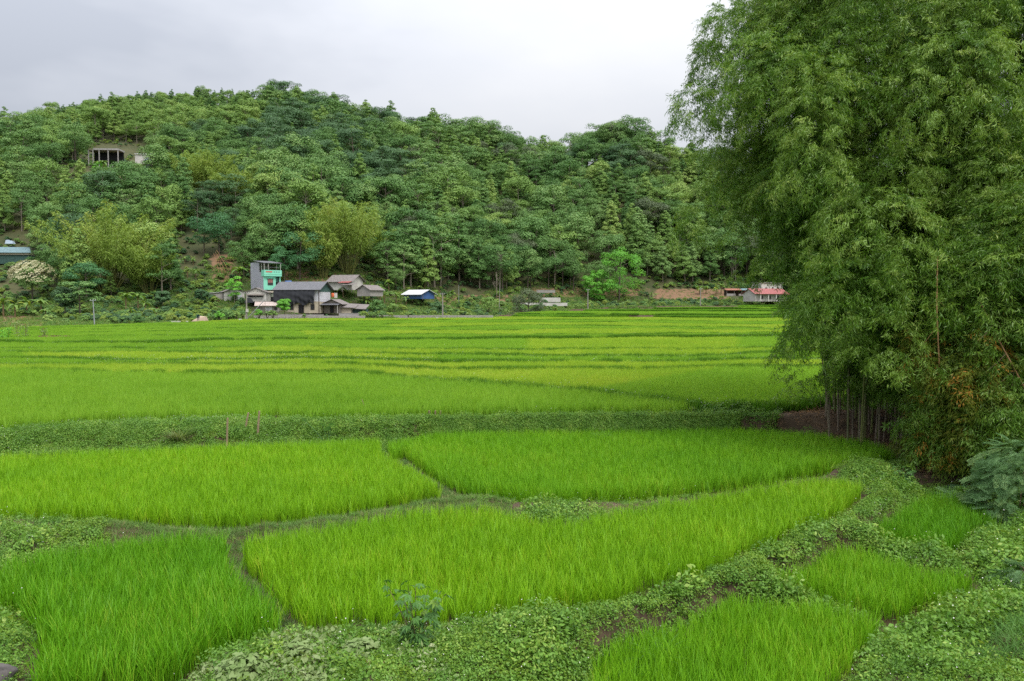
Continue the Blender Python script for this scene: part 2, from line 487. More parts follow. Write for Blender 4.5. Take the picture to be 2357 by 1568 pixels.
# ---------------------------------------------------------------- near fields (outline read at soil level 'g' or leaf-tip level 't')
RH = 0.64
FIELDS = [
 dict(key='A', z=0.0, mat='rice_yellow', label='yellow-green rice paddy in the middle of the foreground, wrapped by grassy bunds',
  pts='566,1212t 700,1194t 835,1174t 960,1153t 1060,1147t 1130,1149t 1180,1164t 1290,1181t 1420,1157t 1560,1133t 1750,1099t 1880,1085t 1950,1087t 2005,1108t 1985,1150g 1930,1196g 1800,1248g 1640,1318g 1520,1362g 1385,1402g 1200,1432g 1080,1446g 920,1452g 700,1456g 640,1400g 570,1322g 548,1268t'),
 dict(key='B', z=0.08, mat='rice_yellow', label='wide yellow-green rice paddy below the weedy dike, left of the narrow bund',
  pts='-420,1044t 0,1033t 250,1021t 500,1014t 700,1005t 872,999t 885,1034t 925,1092g 985,1122g 1018,1150g 830,1186g 700,1206g 560,1222g 420,1219g 330,1214g 180,1207g 0,1205g -420,1205g'),
 dict(key='C', z=-0.12, mat='rice_deep', label='lush deep green rice paddy in the front left corner',
  pts='-300,1290t 0,1280t 120,1254t 260,1232t 400,1217t 512,1213t 526,1246t 486,1312g 560,1382g 645,1452g 640,1476g 560,1506g 470,1540g 380,1600g 60,1640g 105,1500g 30,1418g -300,1400g'),
 dict(key='D', z=0.04, mat='rice_mid', label='fresh green rice paddy between the dike and the bamboo clump',
  pts='892,1008t 1000,986t 1300,978t 1700,975t 1880,986t 2000,1002t 2070,1024t 1950,1088g 1700,1130g 1500,1154g 1270,1168g 1150,1159g 1060,1143g 985,1100g 930,1058g 898,1030t'),
 dict(key='E', z=-0.45, mat='rice_deep', label='small deep green rice paddy below the bamboo, uppermost of three sunken plots',
  pts='2140,1128t 2220,1142t 2272,1182t 2240,1226g 2182,1276g 2080,1260g 2012,1234g 2034,1196t'),
 dict(key='H', z=-0.58, mat='rice_mid', label='bright green rice plot, middle one of three sunken plots beside the bank',
  pts='1949,1240t 2003,1252t 2106,1286t 2222,1294t 2234,1342g 2182,1394g 2067,1422g 2010,1418g 1915,1388g 1800,1352g 1877,1282t'),
 dict(key='J', z=-0.64, mat='rice_mid', label='green rice plot at the bottom edge, nearest of three sunken plots',
  pts='1793,1366t 1877,1362t 2012,1396t 2016,1440g 1991,1480g 1945,1538g 1907,1576g 1850,1680g 1380,1680g 1452,1520g 1571,1480g 1686,1420g'),
]
for fd in FIELDS:
    P2 = []
    for tok in fd['pts'].split():
        x, y = tok[:-1].split(',')
        P2.append(G(float(x), float(y), fd['z'] + (RH if tok[-1] == 't' else 0))[:2])
    if fd['key'] in 'EHJ':          # rice leans out over the margins
        cx_ = sum(q[0] for q in P2) / len(P2); cy_ = sum(q[1] for q in P2) / len(P2)
        P2 = [(cx_ + (q[0] - cx_) * 1.16, cy_ + (q[1] - cy_) * 1.14) for q in P2]
    if fd['key'] == 'E': P2 = [(cx_ + (q[0] - cx_) * 1.08, cy_ + (q[1] - cy_) * 1.08) for q in P2]
    fd['poly'] = P2
# tier above the dike
L0 = [(-500, 1024), (-300, 1014), (0, 997), (200, 980), (400, 971), (540, 970), (800, 969), (1000, 963), (1250, 959), (1500, 957), (1640, 954), (1750, 955), (1900, 944), (1990, 935), (2150, 915), (2800, 900)]
tier2 = [G(x, y, 1.05)[:2] for x, y in L0]
TIER2 = tier2 + [(90, 130), (-120, 130)]
POLYS = [(fd['poly'], fd['z']) for fd in FIELDS] + [(TIER2, 1.05)]

def near_info(X, Y):
    """height, distance to nearest field, distance to the second nearest"""
    ds = []
    for poly, z in POLYS:
        d = edge_dist(poly, X, Y); d[inside(poly, X, Y)] = 0
        ds.append(d)
    ds = np.array(ds); zs = np.array([p[1] for p in POLYS])
    w = 1.0 / (ds + 0.04) ** 3
    z0 = (w * zs[:, None]).sum(0) / w.sum(0)
    s = np.sort(ds, axis=0); d1 = s[0]; d2 = s[1]
    narrow = np.clip((d1 + d2 - 0.5) / 1.6, 0.25, 1.0)
    bump = np.minimum(0.2, 0.5 * d1) * narrow + 0.13 * np.clip(d1 - 1.0, 0, 9)
    bump = np.minimum(bump, 1.5) * np.clip(ds[-1] / 1.6, 0.0, 1.0)
    dA = ds[0]; dE = ds[4:7].min(0); tt = dA / (dA + dE + 1e-6)     # the mounded bank between the middle paddy and the sunken plots
    bump = bump + np.where((dA < 3.0) & (dE < 3.0), 0.34 * np.exp(-((tt - 0.55) / 0.2) ** 2), 0) * np.clip(d1 * 4, 0, 1)
    z = z0 + bump + np.where(d1 > 0, (fbm(X * 0.9, Y * 0.9, 5) - 0.5) * np.where(Y > 27, 0.2, 0.4) * np.clip(d1 * 2, 0, 1), 0)
    return z, d1, d2

gx = np.arange(-46, 46.01, 0.2); gy = np.arange(7.5, 47, 0.2)
XX, YY = np.meshgrid(gx, gy)
ZZ, DD1, DD2 = near_info(XX.ravel(), YY.ravel())
nxg, nyg = len(gx), len(gy)
verts = np.stack([XX.ravel(), YY.ravel(), ZZ + np.where(DD1 <= 0, -0.02, 0)], 1)
ii = (np.arange(nyg - 1)[:, None] * nxg + np.arange(nxg - 1)[None, :]).ravel()
quads = np.stack([ii, ii + 1, ii + nxg + 1, ii + nxg], 1)
dm = DD1[quads].mean(1)
soilmask = (dm > 0.05).astype(int)
gnd = obj('ground', mesh_np('ground', verts, quads, [M['mud'], M['soil']], soilmask, smooth=True))
tag(gnd, 'muddy ground and earth bunds under the near paddies', kind='structure')

# ---- rice in the near fields
def fill_poly(poly, sp, margin=0.03):
    P = np.array(poly)
    xs = np.arange(P[:, 0].min(), P[:, 0].max(), sp); ys = np.arange(P[:, 1].min(), P[:, 1].max(), sp)
    cx_, cy_ = P[:, 0].mean(), P[:, 1].mean(); span = max(np.ptp(P[:, 0]), np.ptp(P[:, 1])) * 0.75
    g_ = np.arange(-span, span, sp); U, V_ = np.meshgrid(g_ * 0.88, g_ * 1.16); U = U.ravel(); V_ = V_.ravel()
    a_ = 0.22 + 0.5 * vnoise(np.array([cx_]), np.array([cy_]), 9)[0]      # planting rows, each paddy set out its own way
    U = U + rng.uniform(-.3, .3, len(U)) * sp; V_ = V_ + rng.uniform(-.2, .2, len(U)) * sp + 0.25 * np.sin(U * 0.35)
    X = cx_ + U * math.cos(a_) - V_ * math.sin(a_); Y = cy_ + U * math.sin(a_) + V_ * math.cos(a_)
    k = inside(poly, X, Y); X, Y = X[k], Y[k]
    k = (np.abs(X) < Y * 0.82 + 3.5) & (Y > 9)
    X, Y = X[k], Y[k]
    return X, Y, edge_dist(poly, X, Y)
for fd in FIELDS:
    X, Y, d = fill_poly(fd['poly'], 0.15)
    keep = (d > 0.04) & (rng.random(len(X)) < np.where(d < 0.3, 0.85, 0.97))
    X, Y, d = X[keep], Y[keep], d[keep]
    n = len(X)
    hs = 0.86 + 0.26 * fbm(X * 0.35, Y * 0.35, 17) + rng.normal(0, 0.05, n)
    if fd['key'] in 'C': hs *= 1.2
    sc = np.stack([hs * 1.05, hs * 1.05, hs], 1)
    rt = zrot(n, 0.06)
    o = scatter('rice_field', np.stack([X, Y, np.full(n, fd['z'])], 1), rt, sc, rng.integers(0, 5, n), RICE_NEAR[fd['mat']])
    tag(o, fd['label'], 'rice field', 'rice paddies', 'stuff')

# ---------------------------------------------------------------- terraced strips running back to the foot of the hills
LX = np.array([-500, 0, 400, 800, 1200, 1600, 1800, 2900], float)
def line(*ys): return np.array(ys, float)
# dark steps between strips, as rows of the picture at the columns LX; rise of the soil at each step: (left, right)
LINES = [
 (None, 1.05, 1.05),
 (line(850, 850, 850, 850, 884, 917, 944, 950), 1.06, 1.1),
 (line(836, 837, 838, 835, 845, 843, 838, 834), 1.08, 1.18),
 (line(821, 824, 828, 824, 829, 829, 823, 818), 1.2, 1.32),
 (line(806, 808, 811, 808, 815, 812, 806, 803), 1.2, 1.38),
 (line(796, 798, 799, 797, 799, 799, 797, 796), 1.22, 1.44),
 (line(784, 787, 786, 781, 777, 776, 773, 772), 1.42, 1.72),
 (line(772, 777, 772, 769, 765, 766, 766, 766), 1.42, 1.76),
 (line(763, 766, 763, 759, 756, 757, 758, 759), 1.44, 1.8),
 (line(755, 758, 754, 751, 748, 750, 751, 752), 1.5, 1.9),
 (line(748, 751, 746, 744, 741, 743, 744, 745), 1.52, 1.96),
 (line(740, 742, 740, 738, 735, 736, 738, 739), 1.54, 2.05),
 (line(736, 736, 736, 731, 728, 729, 731, 732), 1.6, 2.50),
 (line(732, 732, 732, 727, 722, 723, 724, 725), 1.6, 2.95),
 (line(730, 730, 730, 724, 717, 717, 717, 718), 1.6, 3.45),
 (line(728, 728, 728, 722, 712, 711, 711, 711), 1.6, 4.05),
 (line(727, 727, 727, 720, 708, 706, 706, 706), 1.6, 4.60),
 (line(726, 726, 726, 719, 705, 702, 702, 702), 1.6, 4.90),
]
FOOT_X = np.array([-500, 0, 110, 250, 450, 560, 850, 1130, 1170, 1300, 1480, 1800, 2900], float)
FOOT_Y = np.array([756, 753, 749, 746, 739, 734, 730, 726, 721, 712, 702, 699, 699], float)
PX = np.arange(-420, 2790, 15.0)
SR = sstep(0, 700, PX)
foot = np.interp(PX, FOOT_X, FOOT_Y)
rows = []                       # (X, Y, z) of each boundary, and soil level after it
zprev = None
for k, (ln, zl, zr) in enumerate(LINES):
    zk = zl * (1 - SR) + zr * SR
    if k == 0:
        y = np.interp(PX, [a for a, _ in L0], [b for _, b in L0])
        pts = np.array([G(a, b, 1.05) for a, b in zip(PX, y)])
    else:
        y = np.interp(PX, LX, ln) + (fbm(PX / 330.0, PX * 0 + k * 3.1, 40 + k, 3) - 0.5) * np.clip((np.median(ln) - 690) / 5.5, 1.5, 15)
        zk = np.where(y <= foot + 0.01, zprev, zk)
        y = np.maximum(y, foot)
        zz = zprev + 0.55
        pts = np.array([G(a, b, c) for a, b, c in zip(PX, y, zz)])
    rows.append((pts[:, 0], pts[:, 1], zk))
    zprev = zk
for k in range(1, len(rows)):   # keep boundaries in order and at least touching
    X0, Y0, _ = rows[k - 1]; X1, Y1, zk = rows[k]
    bad = Y1 < Y0 + 0.5
    Y1 = np.where(bad, Y0 + 0.5, Y1); X1 = np.where(bad, X0 * (Y0 + 0.5) / Y0, X1)
    rows[k] = (X1, Y1, zk)
nP = len(PX)
V = []; Fc = []; mi = []
def addrow(X, Y, Z):
    b = len(V); V.extend(zip(X, Y, Z)); return b
prev = None
for k, (X, Y, zk) in enumerate(rows):
    if k == 0:
        a = addrow(X * 1.03, Y * 1.03, zk - 0.03)
    else:
        a0 = addrow(X, Y, rows[k - 1][2] - 0.03)
        for i in range(nP - 1): Fc.append((prev + i, prev + i + 1, a0 + i + 1, a0 + i)); mi.append(0)
        a = addrow(X * (1 + 0.25 / Y), Y + 0.25, zk - 0.03)
        for i in range(nP - 1): Fc.append((a0 + i, a0 + i + 1, a + i + 1, a + i)); mi.append(1)
    prev = a
XL, YL, ZL = rows[-1]
a0 = addrow(XL * 1.3, YL * 1.3, ZL - 0.6)
for i in range(nP - 1): Fc.append((prev + i, prev + i + 1, a0 + i + 1, a0 + i)); mi.append(0)
ter = obj('terraced_ground', mesh_np('terraced_ground', np.array(V), np.array(Fc), [M['mud'], M['soil']], mi))
tag(ter, 'stepped muddy ground of the valley floor behind the dike', kind='structure')
FOOT_D = YL.copy(); FOOT_Z = ZL.copy()

def row_at(k, X, Y):
    """for world points: is the point beyond boundary k (uses column of the picture)"""
    col = CX + F * X / (Y * CP - (1.0 - EYE) * SP)
    return np.interp(col, PX, rows[k][1]), np.interp(col, PX, rows[k][2]), col

# colours of the strips: list of (column from, to, material)
SEG = {
 0: [(-500, 2900, 'rice_mid')],
 1: [(-500, 1385, 'rice_yellow'), (1385, 2900, 'rice_mid')],
 2: [(-500, 430, 'rice_mid'), (430, 2900, 'rice_yellow')],
 3: [(-500, 60, 'rice_mid'), (60, 1000, 'rice_yellow'), (1000, 2900, 'rice_mid')],
 4: [(-500, 500, 'rice_mid'), (500, 2900, 'rice_yellow')],
 5: [(-500, 1215, 'rice_mid'), (1215, 1700, 'rice_yellow'), (1700, 2900, 'rice_mid')],
 6: [(-500, 2900, 'rice_mid')], 7: [(-500, 700, 'rice_mid'), (700, 1500, 'rice_yellow'), (1500, 2900, 'rice_yellow')],
 8: [(-500, 2900, 'rice_mid')], 9: [(-500, 900, 'rice_mid'), (900, 2900, 'rice_yellow')],
 10: [(-500, 2900, 'rice_mid')], 11: [(-500, 1250, 'rice_yellow'), (1250, 2900, 'rice_yellow')],
 12: [(-500, 2900, 'rice_dark')], 13: [(-500, 2900, 'rice_mid')], 14: [(-500, 2900, 'rice_dark')], 15: [(-500, 2900, 'rice_mid')], 16: [(-500, 2900, 'rice_dark')],
}
TONE = {'rice_mid': 'green', 'rice_yellow': 'yellow-green', 'rice_dark': 'dark green'}
ORD = ['first', 'second', 'third', 'fourth', 'fifth', 'sixth', 'seventh', 'eighth', 'ninth', 'tenth', 'eleventh', 'twelfth', 'thirteenth', 'fourteenth', 'fifteenth', 'sixteenth', 'seventeenth']
for k in range(len(rows) - 1):
    X0, Y0, z0 = rows[k]; X1, Y1, _ = rows[k + 1]
    ymin, ymax = Y0.min(), Y1.max()
    yc = 0.5 * (np.median(Y0) + np.median(Y1))
    step = 0.36 if k <= 1 else (0.62 if k == 2 else (0.85 if yc < 110 else 1.05))
    ys = np.arange(ymin, ymax, step)
    pts = []
    for yv in ys:
        lim = yv * 0.70 + 4
        pts.append(np.stack([np.arange(-lim, lim, step), np.full(len(np.arange(-lim, lim, step)), yv)], 1))
    P2 = np.concatenate(pts); P2 = P2 + rng.uniform(-.4, .4, P2.shape) * step
    X, Y = P2[:, 0], P2[:, 1]
    y0, zz, col = row_at(k, X, Y); y1, _, _ = row_at(k + 1, X, Y)
    edge = 0.5 if k > 1 else 0.35
    keep = (Y > y0 + edge + (0.7 if k > 1 else 0)) & (Y < y1 - 0.15) & (y1 - y0 > 1.2)
    if k < 2:   # clear the bamboo's foot
        keep &= ~((col > 1940) & (Y < 42))
    X, Y, zz, col = X[keep], Y[keep], zz[keep], col[keep]
    _, prow = proj((X, Y, zz + 0.6))
    if k == 1: col = col - np.clip(882 - prow, -10, 60) * 6.5
    for s, (c0, c1, mt) in enumerate(SEG[k]):
        q = (col >= c0) & (col < c1)
        n = int(q.sum())
        if n < 20: continue
        hs = 0.86 + 0.3 * fbm(X[q] * 0.12, Y[q] * 0.25, 60 + k) + rng.normal(0, 0.05, n)
        if k >= 2: hs *= 0.96
        wide = step / 0.36 if k <= 1 else (step / 1.0)
        sc = np.stack([np.full(n, max(0.75, wide) if k > 1 else 1.0)] * 2 + [hs], 1)
        src = (RICE_MID if k <= 1 else RICE_FAR)[mt]
        o = scatter('rice_field', np.stack([X[q], Y[q], zz[q] - 0.02], 1), zrot(n), sc, rng.integers(0, 4, n), src)
        side = '' if len(SEG[k]) == 1 else (', left stretch' if s == 0 else (', right stretch' if s == len(SEG[k]) - 1 else ', middle stretch'))
        tag(o, '%s rice strip, %s terrace beyond the weedy dike%s' % (TONE[mt], ORD[k], side), 'rice field', 'rice terraces', 'stuff')

# rank bund grass on each terrace lip, darkened to stand in for shaded walls
M['shaded_bund_grass'] = foliage('shaded_bund_grass', (0.07, 0.2, 0.012), (0.14, 0.29, 0.02), None, trans=0.22, nscale=0.3, tint_amt=0.4, rough=0.55)
LIP = [rice_patch('shaded_bund_grass', 340 + i, 0.8, 30, 5, 0.72, 0.045) for i in range(4)]
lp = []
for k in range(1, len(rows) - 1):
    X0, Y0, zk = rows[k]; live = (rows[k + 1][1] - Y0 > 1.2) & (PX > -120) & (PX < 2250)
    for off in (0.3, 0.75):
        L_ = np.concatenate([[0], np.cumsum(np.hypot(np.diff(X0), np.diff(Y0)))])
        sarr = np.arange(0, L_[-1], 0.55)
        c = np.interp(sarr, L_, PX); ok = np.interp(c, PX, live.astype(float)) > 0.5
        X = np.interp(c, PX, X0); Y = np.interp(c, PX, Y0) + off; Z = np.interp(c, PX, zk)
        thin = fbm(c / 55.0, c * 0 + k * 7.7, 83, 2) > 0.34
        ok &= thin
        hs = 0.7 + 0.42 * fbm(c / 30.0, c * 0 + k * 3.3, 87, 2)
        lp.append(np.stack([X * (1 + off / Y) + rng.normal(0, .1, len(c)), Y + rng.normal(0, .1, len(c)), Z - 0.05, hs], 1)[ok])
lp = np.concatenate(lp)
o = scatter('shaded_bund_grass', lp[:, :3], zrot(len(lp)), np.stack([np.ones(len(lp))] * 2 + [lp[:, 3]], 1), rng.integers(0, 4, len(lp)), LIP)
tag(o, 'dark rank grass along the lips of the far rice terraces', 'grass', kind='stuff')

def field_d(c, r):
    """distance at which the terraces (or the foot of the hill) show at column c, row r"""
    d = ray(c, r)
    for k in range(len(rows) - 1):
        z = float(np.interp(c, PX, rows[k][2])); Y = (z - EYE) / d[2] * d[1] if d[2] < 0 else 1e9
        if Y < float(np.interp(c, PX, rows[k + 1][1])): return max(Y, float(np.interp(c, PX, rows[k][1])) + 0.2)
    return float(np.interp(c, PX, FOOT_D)) + 0.5
# ---------------------------------------------------------------- hills
# columns of the picture -> (distance, row of bare ground as seen from the road)
HILL = {
 -420: [(200, 710), (240, 620), (300, 490), (350, 393), (420, 345), (520, 338)],
 0: [(185, 732), (205, 690), (235, 610), (280, 480), (325, 382), (350, 365), (430, 345), (540, 310)],
 130: [(190, 728), (210, 682), (240, 595), (285, 460), (318, 382), (345, 370), (440, 333), (560, 280)],
 250: [(192, 726), (212, 682), (240, 600), (280, 480), (312, 395), (335, 379), (440, 320), (570, 260)],
 400: [(196, 722), (214, 678), (236, 610), (270, 530), (310, 450), (360, 385), (450, 313), (570, 250)],
 520: [(201, 722), (212, 694), (228, 650), (255, 570), (300, 470), (355, 393), (440, 318), (560, 252)],
 600: [(207, 712), (213, 703), (225, 670), (248, 590), (290, 485), (350, 398), (440, 318), (550, 254)],
 750: [(208, 726), (217, 700), (230, 660), (255, 590), (300, 495), (360, 408), (440, 339), (530, 292)],
 900: [(215, 726), (232, 700), (250, 665), (270, 610), (310, 525), (370, 438), (440, 365), (510, 330)],
 1100: [(225, 726), (245, 708), (265, 686), (290, 625), (335, 525), (395, 433), (455, 360), (480, 348)],
 1280: [(262, 714), (282, 700), (297, 678), (320, 620), (360, 533), (410, 455), (460, 400)],
 1400: [(285, 707), (300, 698), (312, 678), (332, 615), (362, 523), (400, 430), (436, 358)],
 1500: [(290, 705), (306, 694), (320, 670), (342, 605), (372, 518), (406, 430), (440, 366)],
 1600: [(292, 704), (312, 692), (332, 662), (355, 605), (388, 521), (418, 445), (450, 410)],
 1800: [(294, 704), (312, 692), (334, 665), (356, 615), (388, 548), (428, 493), (465, 463)],
 2100: [(294, 704), (312, 692), (334, 668), (366, 618), (405, 573), (445, 535), (480, 518)],
 2760: [(294, 704), (312, 694), (334, 670), (366, 622), (405, 588), (445, 565), (480, 558)],
}
def row_z(y, D):            # height that shows at row y when D metres away
    return EYE + D * (HORIZON - np.asarray(y, float)) / F * 1.0
HC = sorted(HILL)
HD = np.concatenate([np.arange(120, 330, 3.0), np.arange(330, 700, 6.0)])
tabz = []; tabfoot = []
for c in HC:
    fd = float(np.interp(c, PX, FOOT_D)) - 1.0; fz = float(np.interp(c, PX, FOOT_Z))
    ds = [fd - 6, fd] + [d for d, _ in HILL[c] if d > fd + 2]
    zs = [fz - 9, fz - 0.1] + [float(row_z(y, d)) for d, y in HILL[c] if d > fd + 2]
    ds += [ds[-1] + 25, ds[-1] + 160]; zs += [zs[-1] - 2, zs[-1] - 75]
    tabz.append(np.interp(HD, ds, zs)); tabfoot.append(fd)
tabz = np.array(tabz); HCa = np.array(HC, float)
def smooth_cols(c):          # interpolation weights over columns, eased
    i = np.clip(np.searchsorted(HCa, c) - 1, 0, len(HCa) - 2)
    t = np.clip((c - HCa[i]) / (HCa[i + 1] - HCa[i]), 0, 1)
    return i, t * t * (3 - 2 * t) * 0.6 + t * 0.4
def hill_z(X, Y):
    X = np.asarray(X, float); Y = np.asarray(Y, float)
    c = CX + F * X / Y
    i, t = smooth_cols(np.clip(c, HCa[0], HCa[-1]))
    dj = np.clip(np.interp(Y, HD, np.arange(len(HD))), 0, len(HD) - 1.001)
    j = dj.astype(int); u = dj - j
    def tz(a, b): return tabz[a, b]
    z = (tz(i, j) * (1 - u) + tz(i, j + 1) * u) * (1 - t) + (tz(i + 1, j) * (1 - u) + tz(i + 1, j + 1) * u) * t
    fd = np.interp(c, HCa, tabfoot)
    k = sstep(fd + 25, fd + 120, Y)
    return z + k * ((fbm(X / 46.0, Y / 60.0, 91, 3) - 0.5) * 9.0) + (fbm(X / 9.0, Y / 9.0, 23, 2) - 0.5) * 1.0 * sstep(fd, fd + 14, Y)
hc = np.arange(-420, 2761, 20.0)
CC, DDh = np.meshgrid(hc, HD)
Xh = (CC - CX) / F * DDh; Zh = hill_z(Xh, DDh)
n1, n2 = len(hc), len(HD)
ii = (np.arange(n2 - 1)[:, None] * n1 + np.arange(n1 - 1)[None, :]).ravel()
quads = np.stack([ii, ii + 1, ii + n1 + 1, ii + n1], 1)
# the far skirt runs on to the horizon
far = np.stack([(hc - CX) / F * 4500, np.full(n1, 4500.0), np.full(n1, -20.0)], 1)
hv = np.concatenate([np.stack([Xh.ravel(), DDh.ravel(), Zh.ravel()], 1), far])
lb = (n2 - 1) * n1; fb = n2 * n1
fq = np.stack([lb + np.arange(n1 - 1), lb + np.arange(1, n1), fb + np.arange(1, n1), fb + np.arange(n1 - 1)], 1)
qc = hv[quads].mean(1); qcol = CX + F * qc[:, 0] / qc[:, 1]
_, qrow = proj((qc[:, 0], qc[:, 1], qc[:, 2]))
vcol = CX + F * hv[:, 0] / hv[:, 1]; _, vrow = proj((hv[:, 0], hv[:, 1], hv[:, 2]))
def patch(c0, c1, r0, r1):
    return np.clip(np.minimum(np.minimum(vcol - c0, c1 - vcol) / 28.0, np.minimum(vrow - r0, r1 - vrow) / 9.0) + 0.35, 0, 1)
bare_w = np.zeros(len(hv))
for q in ((1500, 1680, 664, 690), (-40, 112, 726, 760), (1220, 1480, 662, 684), (485, 545, 585, 650), (650, 780, 622, 652), (1000, 1220, 678, 700), (250, 350, 380, 430), (290, 400, 705, 730)):
    bare_w = np.maximum(bare_w, patch(*q))
bare_w[bare_w > 0] *= 0.55 + 0.9 * fbm(hv[:, 0] / 4.0, hv[:, 1] / 4.0, 8)[bare_w > 0]
M['hill'] = solid('hill_soil', (0.1, 0.095, 0.04), (0.035, 0.05, 0.018), rough=0.95, scale=0.09, detail=6)
hn, hl = M['hill'].node_tree.nodes, M['hill'].node_tree.links
hp = [n_ for n_ in hn if n_.type == 'BSDF_PRINCIPLED'][0]; src_ = hp.inputs['Base Color'].links[0].from_socket
ha = hn.new('ShaderNodeAttribute'); ha.attribute_name = 'bare'
hnz = hn.new('ShaderNodeTexNoise'); hnz.inputs['Scale'].default_value = 0.55; hnz.inputs['Detail'].default_value = 6
hm_ = hn.new('ShaderNodeMath'); hm_.operation = 'ADD'; hl.new(ha.outputs['Fac'], hm_.inputs[0]); hl.new(hnz.outputs['Fac'], hm_.inputs[1])
hgp = hn.new('ShaderNodeNewGeometry'); hl.new(hgp.outputs['Position'], hnz.inputs['Vector'])
hr = hn.new('ShaderNodeMapRange'); hr.inputs['From Min'].default_value = 0.85; hr.inputs['From Max'].default_value = 1.15; hl.new(hm_.outputs[0], hr.inputs['Value'])
hrc = hn.new('ShaderNodeValToRGB'); hrc.color_ramp.elements[0].color = (0.14, 0.085, 0.05, 1); hrc.color_ramp.elements[1].color = (0.27, 0.16, 0.09, 1); hl.new(hnz.outputs['Fac'], hrc.inputs[0])
hx = hn.new('ShaderNodeMix'); hx.data_type = 'RGBA'; hl.new(hr.outputs[0], hx.inputs[0]); hl.new(src_, hx.inputs[6]); hl.new(hrc.outputs[0], hx.inputs[7]); hl.new(hx.outputs[2], hp.inputs['Base Color'])
hme = mesh_np('hillside', hv, np.concatenate([quads, fq]), M['hill'], None, smooth=True)
at_ = hme.attributes.new('bare', 'FLOAT', 'POINT'); at_.data.foreach_set('value', bare_w.astype(np.float32))
hill = obj('hillside', hme)
tag(hill, 'wooded hills closing the valley', kind='structure')

# ---------------------------------------------------------------- tree sources
def leaf_quads(pos, nrm, size, aspect=1.6, r=None):
    r = r or rng
    n = len(pos)
    nrm = nrm / (np.linalg.norm(nrm, axis=1, keepdims=True) + 1e-9)
    a = r.normal(size=(n, 3)); a -= (a * nrm).sum(1, keepdims=True) * nrm
    a /= np.linalg.norm(a, axis=1, keepdims=True) + 1e-9
    b = np.cross(nrm, a)
    s = (np.asarray(size) * np.ones(n))[:, None]
    v = np.stack([pos - a * s * aspect / 2, pos + b * s / 2, pos + a * s * aspect / 2, pos - b * s / 2], 1).reshape(-1, 3)
    f = np.arange(n * 4).reshape(n, 4)
    return v, [f]
def clump_leaves(cents, rads, per, size, flat=0.75, r=None, up=0.55, aspect=1.5, low=-0.25):
    r = r or rng
    cents = np.asarray(cents, float); rads = np.asarray(rads, float)
    k = np.repeat(np.arange(len(cents)), np.maximum(6, (per * (rads / rads.mean()) ** 2)).astype(int))
    n = len(k)
    d = r.normal(size=(n, 3)); d /= np.linalg.norm(d, axis=1, keepdims=True)
    fl = d[:, 2] < low; d[fl, 2] *= -1
    rad = rads[k] * r.uniform(0.55, 1.08, n) ** 0.6
    pos = cents[k] + d * rad[:, None] * np.array([1, 1, flat])
    nr = d * 1.3 + np.array([0, 0, up]) + r.normal(0, 0.33, (n, 3))
    return leaf_quads(pos, nr, size * r.uniform(0.7, 1.3, n), aspect, r)

